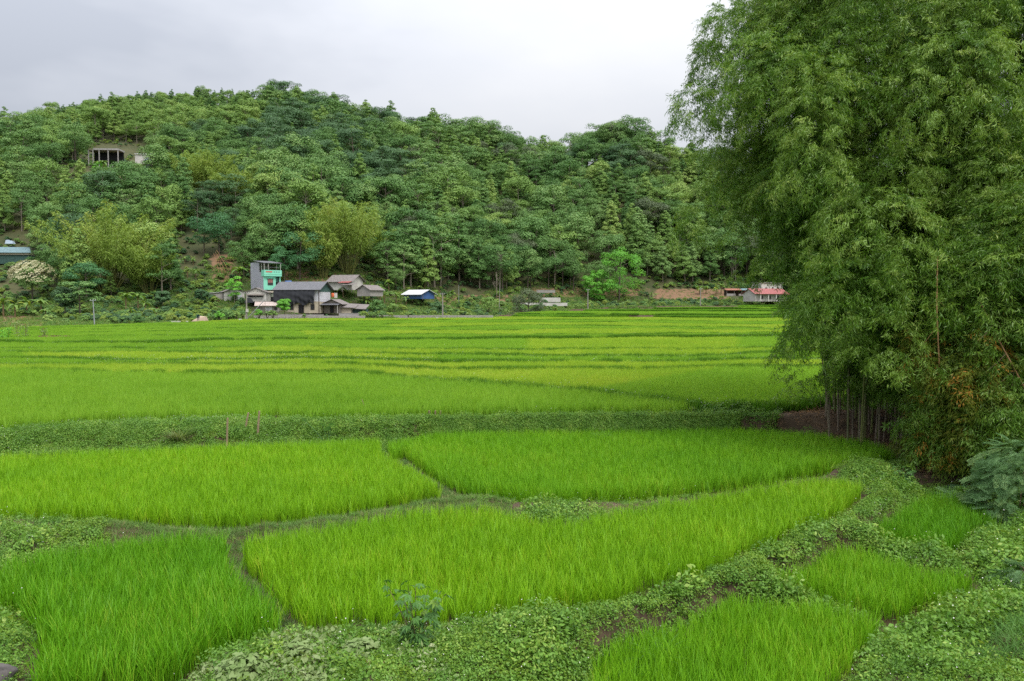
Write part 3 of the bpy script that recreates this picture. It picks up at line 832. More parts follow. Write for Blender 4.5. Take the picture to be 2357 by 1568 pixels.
def tree_source(kind, seed, leafmat, barkmat='bark', H=12.0):
    r = np.random.default_rng(seed); tr = MB()
    lean = r.uniform(-0.03, 0.03, 2) * H
    cents = []; rads = []; flat = 0.75; size = 0.21; per = 185; up = 0.5
    if kind == 'broad':
        W = H * r.uniform(0.30, 0.36); th = H * 0.34
        for _ in range(24):
            d = r.normal(size=3); d /= np.linalg.norm(d)
            q = r.uniform(0.45, 1.0) ** 0.5
            cents.append((lean[0] + d[0] * W * q, lean[1] + d[1] * W * q, H * 0.62 + d[2] * H * 0.30 * q)); rads.append(H * r.uniform(0.10, 0.17))
    elif kind == 'layered':
        th = H * 0.4; flat = 0.5; up = 0.9
        for t in np.linspace(0.42, 0.96, 5):
            Rr = H * (0.30 * (1 - ((t - 0.55) / 0.55) ** 2) + 0.06)
            m = 4 if t < 0.9 else 2
            a0 = r.uniform(0, 6.28)
            for k in range(m):
                a = a0 + k * 6.28 / m + r.normal(0, 0.3); q = r.uniform(0.45, 0.95)
                cents.append((lean[0] + math.cos(a) * Rr * q, lean[1] + math.sin(a) * Rr * q, H * (t + r.normal(0, 0.05)))); rads.append(H * r.uniform(0.11, 0.18))
    elif kind == 'cone':
        th = H * 0.7; size = 0.2; per = 160
        for t in np.linspace(0.22, 1.0, 16):
            Rr = H * 0.24 * (1 - t) ** 0.75 + 0.02 * H
            m = 1 if t > 0.93 else (3 if t > 0.6 else 4)
            a0 = r.uniform(0, 6.28)
            for k in range(m):
                a = a0 + k * 6.28 / m + r.normal(0, 0.4); q = r.uniform(0.5, 1.05)
                cents.append((lean[0] * t + math.cos(a) * Rr * q, lean[1] * t + math.sin(a) * Rr * q, H * (t + r.normal(0, 0.015)))); rads.append(H * (0.05 + 0.055 * (1 - t)) * r.uniform(0.8, 1.25))
    elif kind == 'dome':
        th = H * 0.3; size = 0.3; per = 120
        for _ in range(60):
            d = r.normal(size=3); d /= np.linalg.norm(d)
            q = r.uniform(0.5, 1.0) ** 0.5
            cents.append((d[0] * H * 0.44 * q, d[1] * H * 0.40 * q, H * 0.48 + d[2] * H * 0.42 * q)); rads.append(H * r.uniform(0.075, 0.13))
    elif kind == 'sparse':
        th = H * 0.6; size = 0.26; per = 44
        for _ in range(26):
            d = r.normal(size=3); d /= np.linalg.norm(d)
            cents.append((d[0] * H * 0.26, d[1] * H * 0.26, H * 0.66 + d[2] * H * 0.3)); rads.append(H * r.uniform(0.05, 0.1))
    elif kind == 'shrub':
        th = H * 0.3; size = 0.17 * (H / 3.0) ** 0.6; per = 90
        for _ in range(16):
            d = r.normal(size=3); d /= np.linalg.norm(d); d[2] = abs(d[2])
            cents.append((d[0] * H * 0.42, d[1] * H * 0.42, H * 0.28 + d[2] * H * 0.5)); rads.append(H * r.uniform(0.15, 0.24))
    v, f = clump_leaves(cents, rads, per, size, flat, r, up)
    if kind != 'shrub':
        top = Vector((lean[0], lean[1], H * (0.93 if kind == 'cone' else 0.8)))
        pts = [Vector((0, 0, -1.0)), Vector((lean[0] * .2, lean[1] * .2, H * 0.25)), Vector((lean[0] * .6, lean[1] * .6, H * 0.55)), top]
        tr.tube(pts, [H * 0.016, H * 0.013, H * 0.009, H * 0.003], 6)
        for c in sorted(range(len(cents)), key=lambda q: -rads[q])[:12]:
            c = Vector(cents[c]); zb = min(c.z - 0.1 * H, H * 0.75); zb = max(zb, H * 0.2)
            s = Vector((lean[0] * zb / H, lean[1] * zb / H, zb))
            tr.tube([s, s.lerp(c, 0.5) + Vector((0, 0, 0.02 * H)), c], [H * 0.006, H * 0.004, H * 0.0015], 4, cap=False)
    else:
        for c in cents[:8]:
            tr.tube([(0, 0, -0.3), tuple(0.5 * np.array(c)), c], [0.05, 0.035, 0.01], 4, cap=False)
    tm = tr.mesh('trunk', M[barkmat])
    cm = mesh_np('crown', v, f, M[leafmat])
    return tm, cm

M['leaf_mid'] = foliage('leaf_mid_green', (0.0582, 0.154, 0.0332), (0.155, 0.288, 0.0738), (0.235, 0.36, 0.11), trans=0.12, nscale=0.05, tint_amt=0.6, rough=0.6)
M['leaf_dark'] = foliage('leaf_dark_green', (0.042, 0.107, 0.0386), (0.103, 0.205, 0.0754), None, trans=0.12, nscale=0.05, tint_amt=0.6, rough=0.55)
M['leaf_light'] = foliage('leaf_light_green', (0.11, 0.222, 0.0452), (0.218, 0.354, 0.0754), (0.314, 0.426, 0.107), trans=0.12, nscale=0.05, tint_amt=0.6, rough=0.6)
M['leaf_grey'] = foliage('leaf_grey_green', (0.0605, 0.0972, 0.0423), (0.119, 0.155, 0.0725), None, trans=0.12, nscale=0.05, tint_amt=0.6, rough=0.6)
M['leaf_bright'] = foliage('leaf_bright_green', (0.116, 0.342, 0.0401), (0.219, 0.54, 0.067), None, trans=0.28, nscale=0.2, tint_amt=0.3, rough=0.5)
M['leaf_yellow'] = foliage('leaf_yellow_green', (0.16, 0.19, 0.05), (0.27, 0.27, 0.1), None, trans=0.25, nscale=0.1, tint_amt=0.3, rough=0.6)
M['leaf_feather'] = foliage('bamboo_feather', (0.15, 0.25, 0.04), (0.27, 0.38, 0.07), (0.36, 0.42, 0.1), trans=0.3, nscale=0.08, tint_amt=0.5, rough=0.6)
M['leaf_blue'] = foliage('leaf_bluish_green', (0.049, 0.161, 0.063), (0.105, 0.266, 0.098), None, trans=0.22, nscale=0.1, tint_amt=0.4, rough=0.5)
M['blossom'] = foliage('cream_blossom', (0.42, 0.4, 0.22), (0.62, 0.58, 0.38), None, trans=0.2, nscale=0.4, tint_amt=0.2, rough=0.8)
M['banana'] = foliage('banana_leaf', (0.08, 0.2, 0.04), (0.2, 0.33, 0.05), (0.36, 0.42, 0.06), trans=0.35, nscale=0.5, tint_amt=0.5, rough=0.45, spec=0.4)
M['banana_stem'] = solid('banana_stem', (0.22, 0.16, 0.08), (0.12, 0.08, 0.04), rough=0.8, scale=2)

KINDS = {}
for nm, kind, lm, bm_, seeds in (
    ('broadleaf_tree', 'broad', 'leaf_mid', 'bark', (1, 2, 3)), ('dark_broadleaf_tree', 'broad', 'leaf_dark', 'bark', (4, 5)),
    ('layered_tree', 'layered', 'leaf_mid', 'bark_pale', (6, 7)), ('dark_layered_tree', 'layered', 'leaf_dark', 'bark_pale', (8, 9)),
    ('conical_tree', 'cone', 'leaf_light', 'bark_pale', (10, 11, 12)), ('green_conical_tree', 'cone', 'leaf_mid', 'bark_pale', (13, 14)),
    ('grey_tree', 'broad', 'leaf_grey', 'bark', (15,)), ('light_tree', 'broad', 'leaf_light', 'bark_pale', (16, 17))):
    KINDS[nm] = [tree_source(kind, s, lm, bm_) for s in seeds]
SHRUBS = [tree_source('shrub', 30 + i, ('leaf_mid', 'leaf_light', 'leaf_dark', 'leaf_feather')[i % 4], 'bark', 3.0) for i in range(8)]

def join_mesh(name, tm, cm):
    v1 = np.empty(len(tm.vertices) * 3, np.float32); tm.vertices.foreach_get('co', v1)
    v2 = np.empty(len(cm.vertices) * 3, np.float32); cm.vertices.foreach_get('co', v2)
    f1 = [tuple(p.vertices) for p in tm.polygons]
    quads1 = np.array([f for f in f1 if len(f) == 4])
    l2 = np.empty(len(cm.loops), np.int32); cm.loops.foreach_get('vertex_index', l2)
    q2 = l2.reshape(-1, 4) + len(tm.vertices)
    q = np.concatenate([quads1, q2]) if len(quads1) else q2
    return mesh_np(name, np.concatenate([v1, v2]).reshape(-1, 3), q, [tm.materials[0], cm.materials[0]], np.concatenate([np.zeros(len(quads1)), np.ones(len(q2))]))
SRC = {k: [proto('tree_source', join_mesh('tree_source', *tc)) for tc in v] for k, v in KINDS.items()}
SHRUB_SRC = [proto('shrub_source', join_mesh('shrub_source', *tc)) for tc in SHRUBS]
ALLSRC = []; SIDX = {}
for k, v in SRC.items():
    SIDX[k] = list(range(len(ALLSRC), len(ALLSRC) + len(v))); ALLSRC += v

# ---------------------------------------------------------------- forest layout
# places kept free of forest: (column from, to, row from, to) of the tree's foot
CLEAR = [(395, 560, 585, 740), (560, 880, 640, 760), (880, 1240, 672, 760), (1240, 1500, 664, 760), (1480, 1830, 654, 760),
         (-80, 95, 545, 705), (-420, 300, 690, 760), (150, 420, 700, 760), (200, 360, 330, 400), (140, 350, 385, 462), (1340, 1480, 640, 700)]
HERO = [(250, 640, 95), (480, 470, 70), (820, 610, 75), (75, 690, 55), (1405, 690, 110), (445, 560, 60), (720, 640, 60)]
cell = 5.5
pts = []
yv = 150.0
while yv < 640:
    sp = cell * (1.0 if yv < 330 else 1.12)
    lim = yv * 0.69 + 12
    xs = np.arange(-lim, lim, sp)
    pts.append(np.stack([xs + rng.uniform(-.42, .42, len(xs)) * sp, yv + rng.uniform(-.42, .42, len(xs)) * sp], 1))
    yv += sp
T = np.concatenate(pts)
tz = hill_z(T[:, 0], T[:, 1]); tcol = CX + F * T[:, 0] / T[:, 1]
_, trow = proj((T[:, 0], T[:, 1], tz))
fd = np.interp(tcol, HCa, tabfoot)
keep = T[:, 1] > fd + 6
# drop everything well behind the ridge
zb = hill_z(T[:, 0] * (T[:, 1] - 18) / T[:, 1], T[:, 1] - 18)
keep &= ~((tz < zb - 0.5) & (T[:, 1] > fd + 150))
for a, b, c, d in CLEAR: keep &= ~((tcol > a) & (tcol < b) & (trow > c) & (trow < d))
for a, b, rr in HERO: keep &= np.hypot((tcol - a), (trow - b) * 1.6) > rr * 0.72
keep &= (tcol < 1960) | (rng.random(len(T)) < 0.8)
keep &= rng.random(len(T)) < 0.88
T = T[keep]; tz = tz[keep]; tcol = tcol[keep]; trow = trow[keep]
n = len(T)
a = fbm(tcol / 130.0, T[:, 1] / 60.0, 71); b = fbm(tcol / 60.0, T[:, 1] / 30.0, 77); u = rng.random(n)
kind = np.empty(n, object)
left = tcol < 620
kind[:] = 'broadleaf_tree'
kind[(u < 0.24)] = 'layered_tree'
kind[(b > 0.52) & (u > 0.25)] = 'conical_tree'
kind[(b > 0.52) & (u > 0.72)] = 'green_conical_tree'
kind[(a < 0.42) & (u < 0.3)] = 'dark_layered_tree'
kind[(a < 0.42) & (u > 0.66)] = 'dark_broadleaf_tree'
kind[(u > 0.955) & (tcol > 900)] = 'grey_tree'
kind[((a > 0.58) & (u < 0.3))] = 'light_tree'
up_left = left & (trow < 340)
kind[up_left & (u < 0.6)] = 'light_tree'
kind[up_left & (u > 0.6)] = 'conical_tree'
ridge = left & (T[:, 1] > 480)
kind[ridge & (u > 0.5)] = 'green_conical_tree'
hgt = rng.normal(1.0, 0.26, n).clip(0.5, 1.6)
hgt *= np.where(tcol > 620, 1.26, 1.06)
hgt *= np.where(trow > 560, 0.95, 1.0)
hgt[ridge] *= 0.72
order = np.argsort(T[:, 1] - np.interp(tcol, HCa, tabfoot) * 0.0)
inview = (tcol > -60) & (tcol < 1830)
order = [i for i in order if inview[i]][:290]
solo = np.zeros(n, bool); solo[order] = True
PLACES = [(40, 'at the far left edge'), (120, 'above the flowering tree'), (200, 'left behind the tallest bamboo grove'), (300, 'behind the tallest bamboo grove'), (400, 'right of the tallest bamboo grove'), (490, 'above the garden slope'), (570, 'left behind the mint house'),
          (660, 'right above the mint house'), (760, 'above the netted house'), (860, 'above the old tiled house'), (960, 'above the blue hut'), (1060, 'right above the blue hut'), (1160, 'around the tall bare tree'), (1260, 'between the bare tree and pale trunks'), (1360, 'left of the bright round tree'),
          (1480, 'behind the bright round tree'), (1600, 'above the red soil terraces'), (1700, 'above the open shed'), (9999, 'next to the bamboo clump')]
PLACE = lambda c: next(t for lim, t in PLACES if c < lim)
LOOK = {'broadleaf_tree': 'mid green rounded', 'dark_broadleaf_tree': 'dark green rounded', 'layered_tree': 'mid green tiered', 'dark_layered_tree': 'dark green tiered',
        'conical_tree': 'light green pointed', 'green_conical_tree': 'mid green pointed', 'grey_tree': 'grey-green rounded', 'light_tree': 'light green rounded'}
for i in order:
    k = kind[i]; tm, cm = KINDS[k][R.randrange(len(KINDS[k]))]
    o = empty('tree', (T[i, 0], T[i, 1], tz[i] - 0.1), R.uniform(0, 6.28), '%s tree on the slope %s' % (LOOK[k], PLACE(tcol[i])), 'tree',
              '%s trees %s' % (LOOK[k], PLACE(tcol[i])), float(hgt[i]))
    obj('trunk', tm, o); obj('crown', cm, o)
fi = np.where(~solo)[0]
idx = np.array([R.choice(SIDX[kind[i]]) for i in fi])
w = hgt[fi]
fo = scatter('forest', np.stack([T[fi, 0], T[fi, 1], tz[fi] - 0.1], 1), zrot(len(fi), 0.03), np.stack([w * rng.uniform(.95, 1.2, len(fi))] * 2 + [w], 1), idx, ALLSRC)
tag(fo, 'dense mixed forest covering the hills up to the skyline', 'forest', kind='stuff')

# undergrowth between the trees
m = 15000
yy = rng.uniform(155, 420, m); xx = rng.uniform(-1, 1, m) * (yy * 0.69 + 8)
zz = hill_z(xx, yy); cc = CX + F * xx / yy; _, rr_ = proj((xx, yy, zz))
kp = yy > np.interp(cc, HCa, tabfoot) + 2
for q in ((560, 830, 645, 760), (1490, 1700, 655, 690), (-20, 105, 728, 760), (215, 350, 340, 362)): kp &= ~((cc > q[0]) & (cc < q[1]) & (rr_ > q[2]) & (rr_ < q[3]))
kp &= ~(((cc > 880) & (cc < 1500)) & (rr_ > 672) & (rng.random(m) < 0.55))
kp |= (cc > 1450) & (cc < 1850) & (rr_ > 600) & (rr_ < 668) & (yy > np.interp(cc, HCa, tabfoot) + 2)
xx, yy, zz = xx[kp], yy[kp], zz[kp]
ec = rng.uniform(1440, 1850, 900); ed = rng.uniform(296, 345, 900); ex = (ec - CX) / F * ed; ez = hill_z(ex, ed); _, er = proj((ex, ed, ez)); ek = er < 666
xx = np.concatenate([xx, ex[ek]]); yy = np.concatenate([yy, ed[ek]]); zz = np.concatenate([zz, ez[ek]])
s = rng.uniform(0.2, 0.8, len(xx)) ** 1.2
us = scatter('undergrowth', np.stack([xx, yy, zz - 0.1], 1), zrot(len(xx), 0.1), s, rng.integers(0, len(SHRUB_SRC), len(xx)), SHRUB_SRC)
tag(us, 'low scrub and undergrowth on the slopes between the trees', 'undergrowth', kind='stuff')
# short grass cover of the garden slopes and field margins
def tuft(mat, seed, n=26, sp=0.28, h0=0.15, h1=0.5, w=0.05):
    v, f = blades(n, sp, h0, h1, w, 2, (0.1, 0.7), (0.1, 0.5), np.random.default_rng(seed))
    return proto('grass_source', mesh_np('grass_tuft', v, f, M[mat]))
SLOPE_GRASS = [tuft('path_grass', 50), tuft('fine_grass', 51), tuft('weed', 52), tuft('dry_grass', 53, 12), tuft('leaf_feather', 54)]
m = 60000
cc = rng.uniform(-80, 1900, m); fdd = np.interp(cc, HCa, tabfoot)
yy = fdd + rng.uniform(-1.0, 1, m) ** 2 * 0 + rng.random(m) ** 1.3 * 75 - 0.5; xx = (cc - CX) / F * yy
zz = hill_z(xx, yy); _, rr_ = proj((xx, yy, zz))
kp = np.ones(m, bool)
kp &= ~((cc > 575) & (cc < 850) & (rr_ > 700) & (rng.random(m) < 0.9))
kp &= ~((cc > 575) & (cc < 760) & (rr_ > 660) & (rng.random(m) < 0.5))
for q in ((1490, 1700, 655, 690), (-20, 100, 728, 760), (250, 340, 385, 425)): kp &= ~((cc > q[0]) & (cc < q[1]) & (rr_ > q[2]) & (rr_ < q[3]) & (rng.random(m) < 0.8))
xx, yy, zz = xx[kp], yy[kp], zz[kp]
gs = scatter('slope_grass', np.stack([xx, yy, zz], 1), zrot(len(xx)), rng.uniform(0.7, 1.7, len(xx)), rng.choice(5, len(xx), p=[.34, .3, .14, .06, .16]), SLOPE_GRASS)
tag(gs, 'rough grass along the foot of the hills and garden slopes', 'grass', kind='stuff')
# ---------------------------------------------------------------- the great bamboo clumps beside the paddies
def leaf_dir(pos, d, Ln, W, r):
    n = len(pos)
    d = d / (np.linalg.norm(d, axis=1, keepdims=True) + 1e-9)
    b = np.cross(d, r.normal(size=(n, 3))); b /= np.linalg.norm(b, axis=1, keepdims=True) + 1e-9
    Ln = (np.asarray(Ln) * np.ones(n))[:, None]; W = (np.asarray(W) * np.ones(n))[:, None]
    v = np.stack([pos, pos + d * Ln * 0.38 + b * W / 2, pos + d * Ln - np.array([0, 0, 1]) * Ln * 0.08, pos + d * Ln * 0.38 - b * W / 2], 1).reshape(-1, 3)
    return v, [np.arange(n * 4).reshape(n, 4)]
def bamboo_spray(mat, seed, n=52, S=0.62):
    r = np.random.default_rng(seed)
    s = r.uniform(0.05, 1.0, n); side = r.normal(0, 0.13, n) * S * (0.4 + s)
    pos = np.stack([S * s * 0.9, side, 0.05 * s - 0.32 * S * s ** 2 + r.normal(0, 0.035, n)], 1)
    d = np.stack([0.55 + r.normal(0, 0.45, n), side * 3 + r.normal(0, 0.55, n), -0.55 + r.normal(0, 0.4, n)], 1)
    v, f = leaf_dir(pos, d, r.uniform(0.11, 0.18, n), r.uniform(0.02, 0.028, n), r)
    return proto('bamboo_spray_source', mesh_np('bamboo_spray', v, f, M[mat]))
SPRAYS = [bamboo_spray('bamboo_leaf', 400 + i) for i in range(4)] + [bamboo_spray('bamboo_leaf_light', 410 + i) for i in range(3)] + [bamboo_spray('bamboo_leaf_yellow', 420 + i) for i in range(3)]
SP_DARK, SP_LIGHT, SP_YEL = [0, 1, 2, 3], [4, 5, 6], [7, 8, 9]

def plume(c, a, b, out, n, kinds, acc, frac_in=0.12):
    """drooping dome of sprays: c top, a radius, b drop, out (x,y) direction it leans to"""
    s = rng.random(n) ** 0.75
    az = rng.uniform(0, 2 * math.pi, n)
    rho = a * (0.18 + 0.82 * np.sqrt(s)) * rng.uniform(0.75, 1.08, n)
    ins = rng.random(n) < frac_in; rho[ins] *= rng.uniform(0.2, 0.7, ins.sum())
    x = c[0] + np.cos(az) * rho + out[0] * 0.5 * a * s
    y = c[1] + np.sin(az) * rho + out[1] * 0.5 * a * s
    z = c[2] - b * s ** 1.35 + rng.normal(0, 0.08, n)
    rot = np.stack([rng.normal(0, 0.35, n), -0.35 + 1.25 * s + rng.normal(0, 0.25, n), az + rng.normal(0, 0.45, n)], 1)
    acc.append((np.stack([x, y, z], 1), rot, rng.uniform(0.8, 1.3, n), rng.choice(kinds, n)))

def culm_mesh(pts, r0, r1, mat, node=0.38):
    pts = [Vector(p) for p in pts]; out = []; rad = []
    tot = sum((pts[i + 1] - pts[i]).length for i in range(len(pts) - 1)); run = 0
    for i in range(len(pts) - 1):
        L = (pts[i + 1] - pts[i]).length; k = max(1, int(L / node))
        for j in range(k):
            t = j / k; p = pts[i].lerp(pts[i + 1], t); rr = r0 + (r1 - r0) * (run + L * t) / tot
            q = pts[i].lerp(pts[i + 1], min(1, t + 0.03 / L))
            out += [p, q]; rad += [rr * 1.22, rr]
        run += L
    out.append(pts[-1]); rad.append(r1)
    return MB().tube(out, rad, 6).mesh('culm', mat, True)

def bez(p0, p1, p2, n=9):
    p0, p1, p2 = Vector(p0), Vector(p1), Vector(p2)
    return [p0 * (1 - t) ** 2 + p1 * 2 * t * (1 - t) + p2 * t * t for t in [i / (n - 1) for i in range(n)]]

def gz(x, y):
    return float(near_info(np.array([x]), np.array([y]))[0][0])

def envelope(rows_, Y):
    ys = np.array([r[0] for r in rows_], float); xl = np.array([r[1] for r in rows_], float); xr = np.array([r[2] for r in rows_], float)
    def at(row):
        return (np.interp(row, ys, xl) - CX) / F * Y, (np.interp(row, ys, xr) - CX) / F * Y
    return at

# main clump -------------------------------------------------------
YB = 34.0
env1 = envelope([(-140, 1728, 2450), (0, 1700, 2480), (70, 1693, 2480), (130, 1673, 2480), (200, 1640, 2480), (245, 1640, 2480), (300, 1683, 2480), (360, 1696, 2470), (430, 1704, 2450),
                 (490, 1766, 2430), (550, 1842, 2330), (620, 1878, 2260), (700, 1908, 2220), (780, 1915, 2200), (840, 1943, 2190), (890, 1998, 2180), (930, 2053, 2160)], YB)
base1 = Vector((*G(2010, 1010, 0.35)[:2], 0)); base1.z = gz(base1.x, base1.y)
clump1 = empty('bamboo_clump', base1, 0, 'huge dense bamboo clump with pale bare culms at its foot, right of the paddies', 'bamboo')
acc = []
cnt = 0
for k in range(880):
    row = rng.uniform(-130, 850)
    xl, xr = env1(row)
    A = (xr - xl) / 2; xc = (xl + xr) / 2; Bd = min(A, 5.2)
    th = rng.uniform(0, 2 * math.pi)
    if math.sin(th) > 0.25 and rng.random() < 0.6: continue     # fewer on the far side
    q = rng.uniform(0.62, 0.97) if rng.random() < 0.8 else rng.uniform(0.2, 0.6)
    x = xc + A * math.cos(th) * q; y = YB + Bd * math.sin(th) * q
    z = float(row_z(row, y))
    hole = float(fbm(np.array([x * 0.42]), np.array([z * 0.42]), 131, 2)[0])
    if hole < 0.45 and rng.random() < 0.85: continue
    a = rng.uniform(0.6, 1.25); b = rng.uniform(1.2, 2.9)
    if row > 700: b *= 0.55
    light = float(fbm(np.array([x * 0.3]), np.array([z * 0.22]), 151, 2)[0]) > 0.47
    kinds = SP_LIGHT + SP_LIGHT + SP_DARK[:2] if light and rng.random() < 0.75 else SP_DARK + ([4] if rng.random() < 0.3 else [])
    plume((x, y, z), a, b, (math.cos(th), math.sin(th)), int(44 + 46 * a * b / 2), kinds, acc)
    cnt += 1
# named plumes that stand out in front
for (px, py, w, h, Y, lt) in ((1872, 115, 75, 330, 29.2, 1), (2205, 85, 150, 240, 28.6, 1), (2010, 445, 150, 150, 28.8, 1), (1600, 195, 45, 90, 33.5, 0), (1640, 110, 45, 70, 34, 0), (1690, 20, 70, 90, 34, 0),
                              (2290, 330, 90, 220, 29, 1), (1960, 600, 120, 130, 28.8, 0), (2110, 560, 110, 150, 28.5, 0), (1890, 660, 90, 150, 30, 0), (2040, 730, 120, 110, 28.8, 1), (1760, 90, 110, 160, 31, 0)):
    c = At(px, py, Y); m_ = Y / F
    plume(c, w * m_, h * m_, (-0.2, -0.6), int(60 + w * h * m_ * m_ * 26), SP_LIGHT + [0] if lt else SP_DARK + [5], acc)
# loose wisps at the outer left edge
for (px, py, w, h) in ((1622, 440, 38, 90), (1600, 480, 28, 70), (1655, 40, 25, 60), (1640, 300, 30, 60), (1735, 560, 35, 80), (1690, 470, 40, 90), (1825, 780, 28, 70), (1865, 850, 40, 50)):
    c = At(px, py, 33.5); m_ = 33.5 / F
    plume(c, w * m_, h * m_, (-1, 0), 26, SP_LIGHT[:2] + SP_DARK[:2], acc)
Pq = np.concatenate([a_[0] for a_ in acc]); Rq = np.concatenate([a_[1] for a_ in acc]); Sq = np.concatenate([a_[2] for a_ in acc]); Iq = np.concatenate([a_[3] for a_ in acc])
fol = scatter('foliage', Pq, Rq, Sq, Iq, SPRAYS, clump1, base1); tag(fol, kind='stuff')
for k in range(72):
    bx = R.uniform(1900, 2125); by = 1008 + (bx - 1990) * 0.12 + R.uniform(-34, 18)
    p = Vector((*G(bx, by, 0.35)[:2], 0)); p.z = gz(p.x, p.y) - 0.15
    row = R.uniform(-60, 520); xl, xr = env1(row); xc = (xl + xr) / 2; A = (xr - xl) / 2
    f_ = ((bx - 2010) / 110) * 0.75 + R.uniform(-0.2, 0.2)
    tx = xc + A * max(-0.8, min(0.8, f_)); ty = YB + R.uniform(-3.2, 3.5); tz_ = float(row_z(row, YB))
    mid = p.lerp(Vector((tx, ty, tz_)), 0.45); mid.x = p.x + (mid.x - p.x) * 0.35; mid.y = p.y + (mid.y - p.y) * 0.4; mid.z += 1.5
    pts = [q - base1 for q in bez(p, mid, (tx, ty, tz_))]
    old = R.random() < 0.6
    obj('culm', culm_mesh(pts, R.uniform(0.03, 0.052), 0.012, M['culm_old'] if old else M['culm']), clump1)
# dead twigs round the foot
tw = MB()
for k in range(90):
    bx = R.uniform(1880, 2130); by = 1000 + (bx - 1990) * 0.12 + R.uniform(-30, 22)
    p = Vector((*G(bx, by, 0.35)[:2], 0)); p.z = gz(p.x, p.y)
    a = R.uniform(0, 6.28); L = R.uniform(0.5, 1.6); h = R.uniform(0.1, 1.3)
    q = p + Vector((math.cos(a) * L, math.sin(a) * L * 0.6, h))
    tw.tube([p - base1, p.lerp(q, 0.5) - base1 + Vector((0, 0, 0.15)), q - base1], [0.014, 0.01, 0.005], 4, cap=False)
t = tw.build('dead_twigs', M['twig'], clump1); tag(t, kind='stuff')

# second clump at the frame's right side -----------------------------
Y2 = 28.0
env2 = envelope([(420, 2290, 2560), (560, 2200, 2580), (700, 2135, 2580), (850, 2120, 2560), (950, 2125, 2500), (1020, 2150, 2430), (1060, 2180, 2360)], Y2)
base2 = Vector((*G(2260, 1085, 0.2)[:2], 0)); base2.z = gz(base2.x, base2.y)
clump2 = empty('bamboo_clump', base2, 0, 'yellowing bamboo clump hanging down at the right edge beside the tall one', 'bamboo')
acc = []
for k in range(420):
    row = rng.uniform(430, 1000)
    xl, xr = env2(row); A = (xr - xl) / 2; xc = (xl + xr) / 2; Bd = min(A, 2.6)
    th = rng.uniform(0, 2 * math.pi)
    if math.sin(th) > 0.2 and rng.random() < 0.6: continue
    q = rng.uniform(0.55, 0.95)
    x = xc + A * math.cos(th) * q; y = Y2 + Bd * math.sin(th) * q; z = float(row_z(row, y))
    col = CX + F * x / y
    yel = row > 560 + (col - 2130) * 1.2 and col < 2300
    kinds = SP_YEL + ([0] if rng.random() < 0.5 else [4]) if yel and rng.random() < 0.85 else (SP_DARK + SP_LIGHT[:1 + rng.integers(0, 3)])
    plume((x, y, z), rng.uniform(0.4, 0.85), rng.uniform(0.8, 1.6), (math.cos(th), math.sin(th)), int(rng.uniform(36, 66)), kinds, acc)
Pq = np.concatenate([a_[0] for a_ in acc]); Rq = np.concatenate([a_[1] for a_ in acc]); Sq = np.concatenate([a_[2] for a_ in acc]); Iq = np.concatenate([a_[3] for a_ in acc])
gzq = near_info(Pq[:, 0], Pq[:, 1])[0]; kq = Pq[:, 2] > gzq + 0.1
fol2 = scatter('foliage', Pq[kq], Rq[kq], Sq[kq], Iq[kq], SPRAYS, clump2, base2); tag(fol2, kind='stuff')
for k in range(16):
    p = base2 + Vector((R.uniform(-0.9, 1.6), R.uniform(-0.5, 0.9), -0.1)); p.z = gz(p.x, p.y) - 0.1
    tx = base2.x + R.uniform(-1.6, 4.0); ty = Y2 + R.uniform(-1.6, 1.6); tz_ = float(row_z(R.uniform(430, 700), Y2))
    pts = [q - base2 for q in bez(p, p.lerp(Vector((tx, ty, tz_)), 0.5) + Vector((-0.3, 0, 1.2)), (tx, ty, tz_))]
    obj('culm', culm_mesh(pts, R.uniform(0.03, 0.045), 0.01, M['culm'] if R.random() < 0.6 else M['culm_old']), clump2)
# hanging broken culm and leaning dry pole in front of the foliage
o = empty('broken_culm', At(2166, 930, 27.2), 0, 'thin bare yellow culm hanging straight down in front of the bamboo', 'bamboo pole')
pts = [Vector(At(x, y, Y)) - Vector(o.location) for x, y, Y in ((2166, 930, 27.2), (2160, 800, 27.0), (2156, 700, 27.0), (2158, 590, 27.3))]
obj('pole', culm_mesh(pts, 0.028, 0.02, M['culm_dry']), o)
ob = MB()
for (x0, y0, x1, y1) in ((2157, 690, 2200, 730), (2158, 750, 2120, 800), (2160, 820, 2205, 850)):
    ob.tube([Vector(At(x0, y0, 27.0)) - Vector(o.location), Vector(At(x1, y1, 27.1)) - Vector(o.location)], [0.009, 0.004], 4)
ob.build('side_twig', M['culm_dry'], o)
p0 = Vector((*G(2480, 1130, 0.6)[:2], 0)); p0 = Vector(At(2470, 1110, 25.0)); p0.z = gz(p0.x, p0.y)
o = empty('leaning_pole', p0, 0, 'orange-brown dry bamboo pole leaning against the clump at the right edge', 'bamboo pole')
pts = [Vector((0, 0, -0.2))] + [Vector(At(x, y, Y)) - p0 for x, y, Y in ((2357, 890, 25.6), (2300, 785, 26.0), (2254, 690, 26.4))]
obj('pole', culm_mesh(pts, 0.034, 0.018, M['culm_dry']), o)
for (x0, y0, x1, y1) in ((2283, 752, 2250, 785), (2315, 815, 2270, 855), (2335, 850, 2290, 890), (2335, 850, 2325, 915), (2352, 885, 2310, 930), (2352, 882, 2400, 880)):
    MB().tube([Vector(At(x0, y0, 25.8)) - p0, Vector(At((x0 + x1) / 2, (y0 + y1) / 2 + 3, 25.75)) - p0, Vector(At(x1, y1, 25.7)) - p0], [0.012, 0.008, 0.004], 4).build('side_twig', M['twig'], o)
